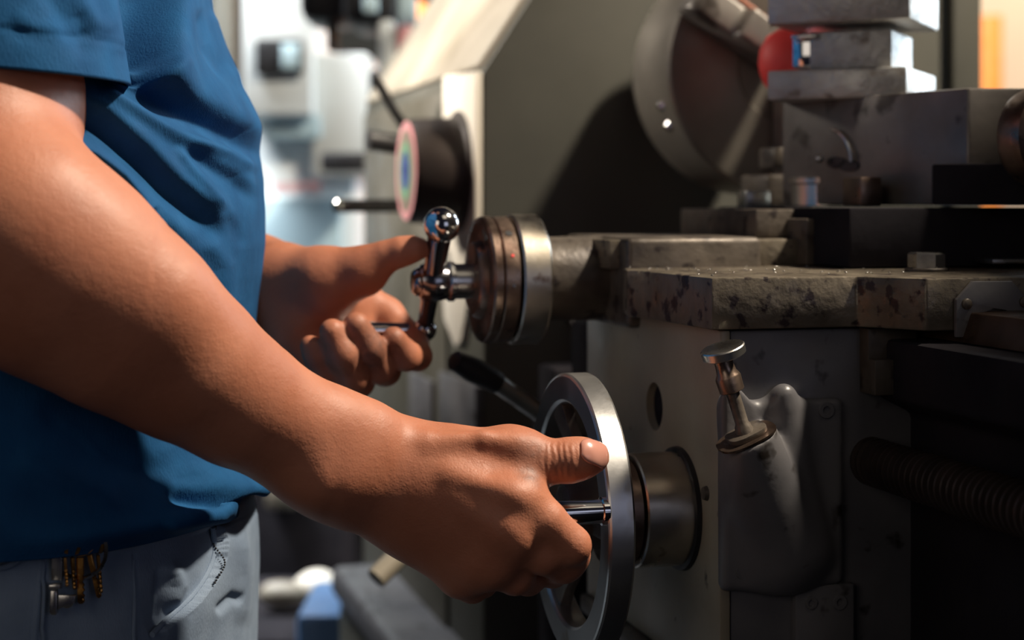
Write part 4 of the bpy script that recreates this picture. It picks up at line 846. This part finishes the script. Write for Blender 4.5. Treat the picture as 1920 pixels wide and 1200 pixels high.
def loft(name, rows, sil, yc, b, a, nz, nt, m, folds, parent, tfn=None, pw=2.3, thick=0.0022, hem=None, cap_top=False):
    """a garment around the body: sil = photo silhouette column of the front for each row"""
    ys = np.linspace(rows[0], rows[1], nz); fx = np.interp(ys, [q[0] for q in sil], [q[1] for q in sil]); fx = np.interp(ys, [HY+(q[0]-HY)*0.975 for q in sil], [q[1] for q in sil]); kk = np.ones(7)/7; fx = np.convolve(np.pad(fx, 3, mode='edge'), kk, 'valid')
    th = np.linspace(0, 2*np.pi, nt, endpoint=False)
    # concentrate columns on the side that faces the camera
    th = th-0.55*np.sin(th+math.pi/2+0.0)*0.0
    V_ = np.zeros((nz, nt, 3))
    for i, y in enumerate(ys):
        Z_ = H-(y-HY)/FP*yc; aa = a(y); bb = b(y); ct, st = np.cos(th), np.sin(th)
        ex = np.sign(ct)*np.abs(ct)**(2/pw); ey = np.sign(st)*np.abs(st)**(2/pw)
        Y = yc+bb*ey; X0 = aa*(ex-1); tgt = (fx[i]-960)/FP
        sh_ = np.min(tgt*Y-X0); V_[i, :, 0] = X0+sh_; V_[i, :, 1] = Y; V_[i, :, 2] = Z_
    if hem is not None: V_ = hem(V_, ys)
    N_ = np.cross(np.roll(V_, -1, 1)-np.roll(V_, 1, 1), np.gradient(V_, axis=0)); N_ /= np.linalg.norm(N_, axis=2, keepdims=True)+1e-12
    cen = V_.mean(1, keepdims=True); flip = ((V_-cen)*N_).sum(2, keepdims=True); N_ *= np.where(flip.mean() < 0, -1, 1)
    px, py = to_px(V_); D = folds(px, py, V_); near = np.clip((0.35-N_[..., 1])/0.35, 0, 1)
    V_ += N_*(D*near)[..., None]
    idx = np.arange(nz*nt).reshape(nz, nt); r = np.roll(idx, -1, 1)
    Q = np.stack([idx[:-1], r[:-1], r[1:], idx[1:]], -1).reshape(-1, 4)
    me = np_mesh(name, V_.reshape(-1, 3), Q); o = link_mesh(name, me, m, parent)
    md = o.modifiers.new('s', 'SOLIDIFY'); md.thickness = thick; md.offset = 1
    return o
def shirt_folds(px, py, V_):
    D = np.zeros(px.shape); F = lambda *a, **k: fold(px, py, *a, **k)
    S = lambda *a, **k: step(px, py, *a, **k)
    D += S([(322, -170), (308, 0), (293, 90), (284, 130), (268, 165)], 0.0130, 10, 60, 60, end=0.08)
    D += S([(150, 88), (240, 138), (300, 176), (345, 200), (400, 224), (450, 250), (500, 300)], 0.0080, 13, 75, 34, end=0.16)
    D += F([(278, -190), (270, 0), (262, 135)], -0.014, 36, end=0.12)
    D += F([(180, 160), (235, 196), (300, 238), (350, 262), (420, 284), (488, 325)], 0.0050, 15, end=0.12)
    D += S([(118, 176), (190, 218), (262, 282), (322, 345), (380, 392), (425, 450)], 0.0070, 13, 34, 46, end=0.2)
    D += F([(322, 272), (348, 312), (382, 352), (412, 400)], 0.0030, 11, end=0.2)
    D += S([(340, 262), (385, 300), (440, 330), (482, 380)], 0.0036, 11, 26, 24, end=0.25)
    D += F([(120, 250), (190, 295), (270, 365), (340, 425), (400, 462)], 0.0030, 26, end=0.2)
    D += S([(105, 276), (165, 300), (215, 338), (248, 380), (262, 410)], 0.0070, 7, 26, 40, end=0.10)
    D += F([(300, 420), (340, 480), (380, 560)], -0.0022, 16, end=0.2); D += F([(380, 440), (420, 500), (430, 600)], 0.0028, 20, end=0.2)
    D += F([(352, 20), (372, 90), (420, 150)], -0.0025, 14, end=0.2); D += F([(388, 20), (412, 90), (452, 170)], 0.0025, 14, end=0.2)
    # blouson above the hem, in the shade of the arm
    D += F([(330, 860), (400, 900), (470, 920), (540, 905)], 0.003, 24, end=0.3)
    D += F([(300, 925), (380, 938), (450, 942), (500, 932)], -0.007, 13, end=0.2)
    D += F([(300, 985), (380, 968), (475, 962)], 0.004, 14, end=0.15)
    D += F([(60, 760), (160, 820), (260, 880), (330, 900)], -0.004, 30, end=0.2); D += F([(20, 850), (120, 900), (240, 950)], 0.004, 28, end=0.2)
    for k in range(14):
        rr = np.random.RandomState(k+5); x, y = rr.uniform(130, 480), rr.uniform(150, 1000); a = rr.uniform(0.3, 1.0); l = rr.uniform(40, 110)
        D += fold(px, py, [(x-l*math.cos(a), y-l*math.sin(a)), (x, y), (x+l*math.cos(a+0.2), y+l*math.sin(a+0.2))], rr.uniform(-0.0012, 0.0012), rr.uniform(8, 16), 0.3)
    return D
sil = [(-700, 300), (-500, 330), (-300, 365), (-150, 385), (-50, 393), (0, 400), (60, 420), (120, 440), (180, 462), (230, 477), (270, 486), (330, 494), (400, 498), (460, 498), (520, 492), (570, 485), (620, 480), (700, 484), (780, 492), (850, 508), (885, 528), (903, 542), (916, 536), (928, 515), (940, 496), (950, 480), (960, 476), (972, 472), (1050, 460)]
def shirt_hem(V_, ys):
    # the hem rides up over the front pocket and hangs lower at the side
    px, py = to_px(V_)
    n = len(ys); f = np.clip((ys-930)/(ys[-1]-930), 0, 1)[:, None]
    up = np.interp(px[-1], [250, 330, 400, 440, 480], [0, 0.004, 0.016, 0.023, 0.024]) if True else 0
    V_[:, :, 2] += f*up[None, :]
    return V_
shirt = loft('t_shirt', (-600, 932), sil, 1.0, lambda y: np.interp(y, [-640, -450, -250, 200, 600, 950, 1050], [0.10, 0.16, 0.18, 0.182, 0.182, 0.185, 0.185]),
             lambda y: np.interp(y, [-640, -400, 0, 400, 900, 1050], [0.085, 0.12, 0.135, 0.13, 0.125, 0.122]), 760, 900, M['shirt'], shirt_folds, person)
shirt['label'] = 'navy blue cotton t-shirt with deep diagonal folds'
# sleeves
def sleeve(name, p0, p1, r0, r1, nz=150, nt=240, near=True, squash=0.9):
    p0 = Vector(p0); p1 = Vector(p1); ax = (p1-p0).normalized(); e1 = Vector((0, 1, 0)); e2 = Vector((1, 0, -0.06))
    V_ = np.zeros((nz, nt, 3)); th = np.linspace(0, 2*np.pi, nt, endpoint=False)
    for i in range(nz):
        t = i/(nz-1); c = p0.lerp(p1, t); r = r0+(r1-r0)*t
        V_[i] = np.array(c)+np.outer(np.cos(th)*r*squash, np.array(e1))+np.outer(np.sin(th)*r, np.array(e2))
    cen = V_.mean(1, keepdims=True); N_ = V_-cen; N_ /= np.linalg.norm(N_, axis=2, keepdims=True)
    px, py = to_px(V_); D = np.zeros(px.shape)
    if near:
        nr_ = np.clip((0.4-N_[..., 1])/0.4, 0, 1)
        for poly, am, sg in (([(120, -80), (150, 0), (175, 40), (215, 60)], 0.002, 16), ([(60, -60), (110, 20), (150, 70), (165, 120)], -0.002, 20), ([(20, 20), (60, 50), (130, 75)], 0.0012, 16), ([(205, -60), (212, 30), (222, 110)], 0.0015, 14), ([(0, 62), (70, 70), (150, 72), (170, 55)], -0.0010, 14), ([(140, 20), (160, 50), (165, 75)], -0.0012, 12)):
            D += fold(px, py, poly, am, sg, 0.2)*nr_
        hemd = (p1-p0).length
        t_ = np.linspace(0, 1, nz)[:, None]*hemd; D += -0.0007*np.exp(-((t_-(hemd-0.019))/0.0012)**2)
    V_ += N_*D[..., None]
    idx = np.arange(nz*nt).reshape(nz, nt); r = np.roll(idx, -1, 1); Q = np.stack([idx[:-1], r[:-1], r[1:], idx[1:]], -1).reshape(-1, 4)
    o = link_mesh(name, np_mesh(name, V_.reshape(-1, 3), Q), M['shirt'], person); md = o.modifiers.new('s', 'SOLIDIFY'); md.thickness = 0.0016; md.offset = 0
    return o
sleeve('sleeve', (bx-0.02, 0.86, H+0.285), P(-18, 141, 0.846), 0.074, 0.0675, squash=0.98)
sleeve('sleeve', (bx-0.02, 1.14, H+0.285), P(90, 170, 1.25), 0.066, 0.060, 60, 120, False)
# trousers
def tr_folds(px, py, V_):
    D = np.zeros(px.shape); F = lambda *a, **k: fold(px, py, *a, **k)
    pk = [(404, 985), (414, 1015), (412, 1045), (395, 1085), (365, 1125), (320, 1165), (280, 1190)]
    d, t, s = seg_dist(px, py, pk); on = np.clip((t-0.0)/0.03, 0, 1)*np.clip((1-t)/0.08, 0, 1)
    D += np.where(s < 0, 0.0042*np.exp(-(d/55)**2), -0.0035*np.exp(-(d/34)**2))*on
    D += F([(300, 1060), (325, 1075), (335, 1100), (322, 1150)], 0.0045, 18, end=0.2)
    D += F([(440, 1000), (455, 1080), (450, 1180)], 0.002, 16, end=0.2); D += F([(395, 1150), (430, 1120), (450, 1125)], -0.003, 10, end=0.2)
    D += F([(252, 1035), (256, 1110), (262, 1230)], -0.0012, 2.5, end=0.02); D += F([(300, 1060), (296, 1110), (300, 1180)], -0.002, 8, end=0.2)
    for off in (0, 12): D += F([(84-off, 1045), (78-off, 1120), (70-off, 1230)], -0.0012, 2.3, end=0.02)
    D += F([(76, 1040), (70, 1130), (64, 1230)], 0.0012, 8, end=0.02)
    return D
silt = [(940, 470), (950, 474), (975, 477), (1000, 483), (1050, 485), (1100, 486), (1150, 485), (1200, 484), (1500, 480), (2000, 478)]
trous = loft('trousers', (905, 1900), silt, 1.0, lambda y: np.interp(y, [900, 1100, 1900], [0.165, 0.172, 0.175]), lambda y: np.interp(y, [925, 1200, 1900], [0.108, 0.116, 0.115]), 420, 760, M['denim'], tr_folds, person)
trous['label'] = 'grey denim work trousers with a gaping side pocket'
fz = H-(1900-HY)/FP
for yy in (0.91, 1.09):
    fl = Field((-0.50, yy-0.14, 0.05), (-0.10, yy+0.14, fz+0.10), 0.006)
    fl.cap((-0.262, yy, fz+0.04), (-0.25, yy, 0.48), 0.082, 0.066, 0.01); fl.cap((-0.25, yy, 0.48), (-0.285, yy, 0.09), 0.068, 0.062, 0.01)
    Vl, Ql = fl.mesh(); link_mesh('trouser_leg', np_mesh('trouser_leg', Vl, Ql), M['denim'], trous)
    fs_ = Field((-0.42, yy-0.08, -0.02), (-0.04, yy+0.08, 0.14), 0.005)
    fs_.chain([(-0.33, yy, 0.045), (-0.22, yy, 0.045), (-0.13, yy, 0.036)], [0.044, 0.046, 0.036], 0.01, 0.02); fs_.cap((-0.285, yy, 0.05), (-0.285, yy, 0.11), 0.042, 0.046, 0.02)
    Vs, Qs = fs_.mesh(); Vs[:, 2] = np.maximum(Vs[:, 2], 0.001); link_mesh('boot', np_mesh('boot', Vs, Qs), M['black'], person)
# pocket binding with its stitches
def on_trousers(px, py, lift=0.0):
    """nearest trouser surface point under a photo point (the near side is close to flat there)"""
    co = TRV; q = np.argmin((TPX-px)**2+(TPY-py)**2+np.where(co[:, 1] > 1.03, 1e6, 0)); p = co[q].copy(); p[1] -= lift; return Vector(p)
TRV = np.array([v.co[:] for v in trous.data.vertices]); TPX, TPY = to_px(TRV)
bm = B(); tube(bm, spline([on_trousers(x, y, 0.0022) for x, y in ((403, 988), (413, 1015), (410, 1045), (394, 1085), (364, 1125), (322, 1162), (288, 1186))], 10), 0.0016, 10)
o = obj('pocket_binding', bm, M['denim'], trous)
bm = B()
for k, p in enumerate(spline([on_trousers(x, y, 0.0034) for x, y in ((405, 992), (415, 1018), (413, 1046), (399, 1082))], 8)):
    bmesh.ops.create_icosphere(bm, subdivisions=1, radius=0.0007, matrix=Matrix.Translation(p))
o = obj('stitching', bm, M['black'], trous); o['kind'] = 'stuff'
for xs in ((252, 1048), (82, 1050)):
    bm = B(); x0, y0 = xs; tube(bm, [on_trousers(x0+k*0.03*(1 if x0 > 200 else -2), y0+k*16, 0.0012) for k in range(12)], 0.0009, 6); obj('side_seam', bm, M['denim'], trous)
bm = B(); tube(bm, spline([on_trousers(x, y, 0.002) for x, y in ((2, 1063), (14, 1061), (28, 1055), (38, 1046))], 5), 0.0016, 8); obj('back_pocket_edge', bm, M['denim'], trous)
# ---- keys and clip hanging at the waist
def onT(px, py, l): p = on_trousers(px, py); p2 = P(px, py, p.y-l); return p2
kp = onT(105, 1052, 0.006)
clip = empty('key_clip', Matrix.Translation(kp), 'tarnished steel snap clip hanging from the waist beside the brass keys', 'clip')
def kob(name, bm, m, parent, org=kp, **k): return obj(name, bm, M[m], parent, org, **k)
bm = B(); a = onT(98, 1010, 0.004); b = onT(112, 1092, 0.0085); box(bm, (a.x, a.y-0.002, b.z), (b.x, a.y+0.0015, a.z)); kob('strap', bm, 'steel', clip, bevel=0.0005)
bm = B(); a = onT(94, 1094, 0.004); b = onT(112, 1106, 0.0085); box(bm, (a.x, a.y-0.003, b.z), (b.x, a.y+0.002, a.z)); kob('collar', bm, 'steel', clip, bevel=0.0006)
bm = B(); d0 = onT(100, 1110, 0.0075).y; g = [(94, 1108), (106, 1108), (107, 1150), (104, 1154), (96, 1154), (92, 1148)]
poly_extrude(bm, [P(x, y, d0) for x, y in g], (0, 0.004, 0)); kob('clip_body', bm, 'steel', clip, bevel=0.0006)
bm = B(); g = [(109, 1116), (141, 1117), (139, 1130), (135, 1137), (129, 1141), (122, 1141), (118, 1139), (113, 1141), (108, 1144)]
poly_extrude(bm, [P(x, y, d0+0.0005) for x, y in g], (0, 0.0025, 0)); kob('clip_lever', bm, 'steel', clip, bevel=0.0004)
def key(x0, y0, x1, y1, w, label, notch=1, turn=0.3):
    p0 = onT(x0, y0, 0.008); d = p0.y; q0 = P(x0, y0, d); q1 = P(x1, y1, d); ax = (q1-q0).normalized(); L_ = (q1-q0).length
    fl = Vector((math.cos(turn), -math.sin(turn), 0)); fl = (fl-ax*fl.dot(ax)).normalized(); nn = ax.cross(fl)
    root = empty('key', Matrix.Translation(q0), label, 'key', None)
    bm = B(); wd = w*d/FP
    pts = [q0-fl*wd, q0+fl*wd]; nt_ = 5
    for i in range(nt_):
        t0 = 0.35+0.6*i/nt_; t1 = t0+0.06; t2 = t0+0.12
        pts += [q0+ax*L_*t0+fl*wd, q0+ax*L_*t1+fl*wd*(0.45 if i % 2 else 0.65), q0+ax*L_*t2+fl*wd]
    pts += [q1+fl*wd*0.3, q1-fl*wd*0.5, q0+ax*L_*0.96-fl*wd]
    poly_extrude(bm, [p-nn*0.0006 for p in pts], nn*0.0014); obj('blade', bm, M['brass'], root, q0, bevel=0.0002, seg=1)
    bm = B(); c = q0-ax*0.010; lathe(bm, c-nn*0.0009, nn, [(0, 0.003), (0, 0.0095), (0.0018, 0.0095), (0.0018, 0.003)], 28, 'ring'); obj('bow', bm, M['brass'], root, q0)
key(168, 1040, 187, 1121, 5.0, 'brass key hanging furthest right, tilted outward', 1, 0.25)
key(184, 1040, 190, 1112, 4.5, 'brass key with a rounded edge just behind the tilted key', 1, 1.0)
key(150, 1045, 153, 1132, 7.0, 'longest brass key hanging straight with notched edges', 1, 0.2)
key(136, 1045, 140, 1105, 4.0, 'thin brass key between the clip and the longest key', 1, 0.9)
key(122, 1045, 126, 1100, 4.0, 'thin dull key hanging next to the steel clip', 1, 1.2)
bm = B(); rc_ = onT(145, 1030, 0.008); lathe(bm, rc_-Vector((0.0, 0, 0)), (0.2, 1, 0), [(0, 0.0145), (0.0015, 0.0155), (0.003, 0.0145), (0.0015, 0.0135)], 48, 'ring'); kr = obj('key_ring', bm, M['steel']); tag(kr, 'steel split ring under the shirt hem carrying the brass keys', 'ring')
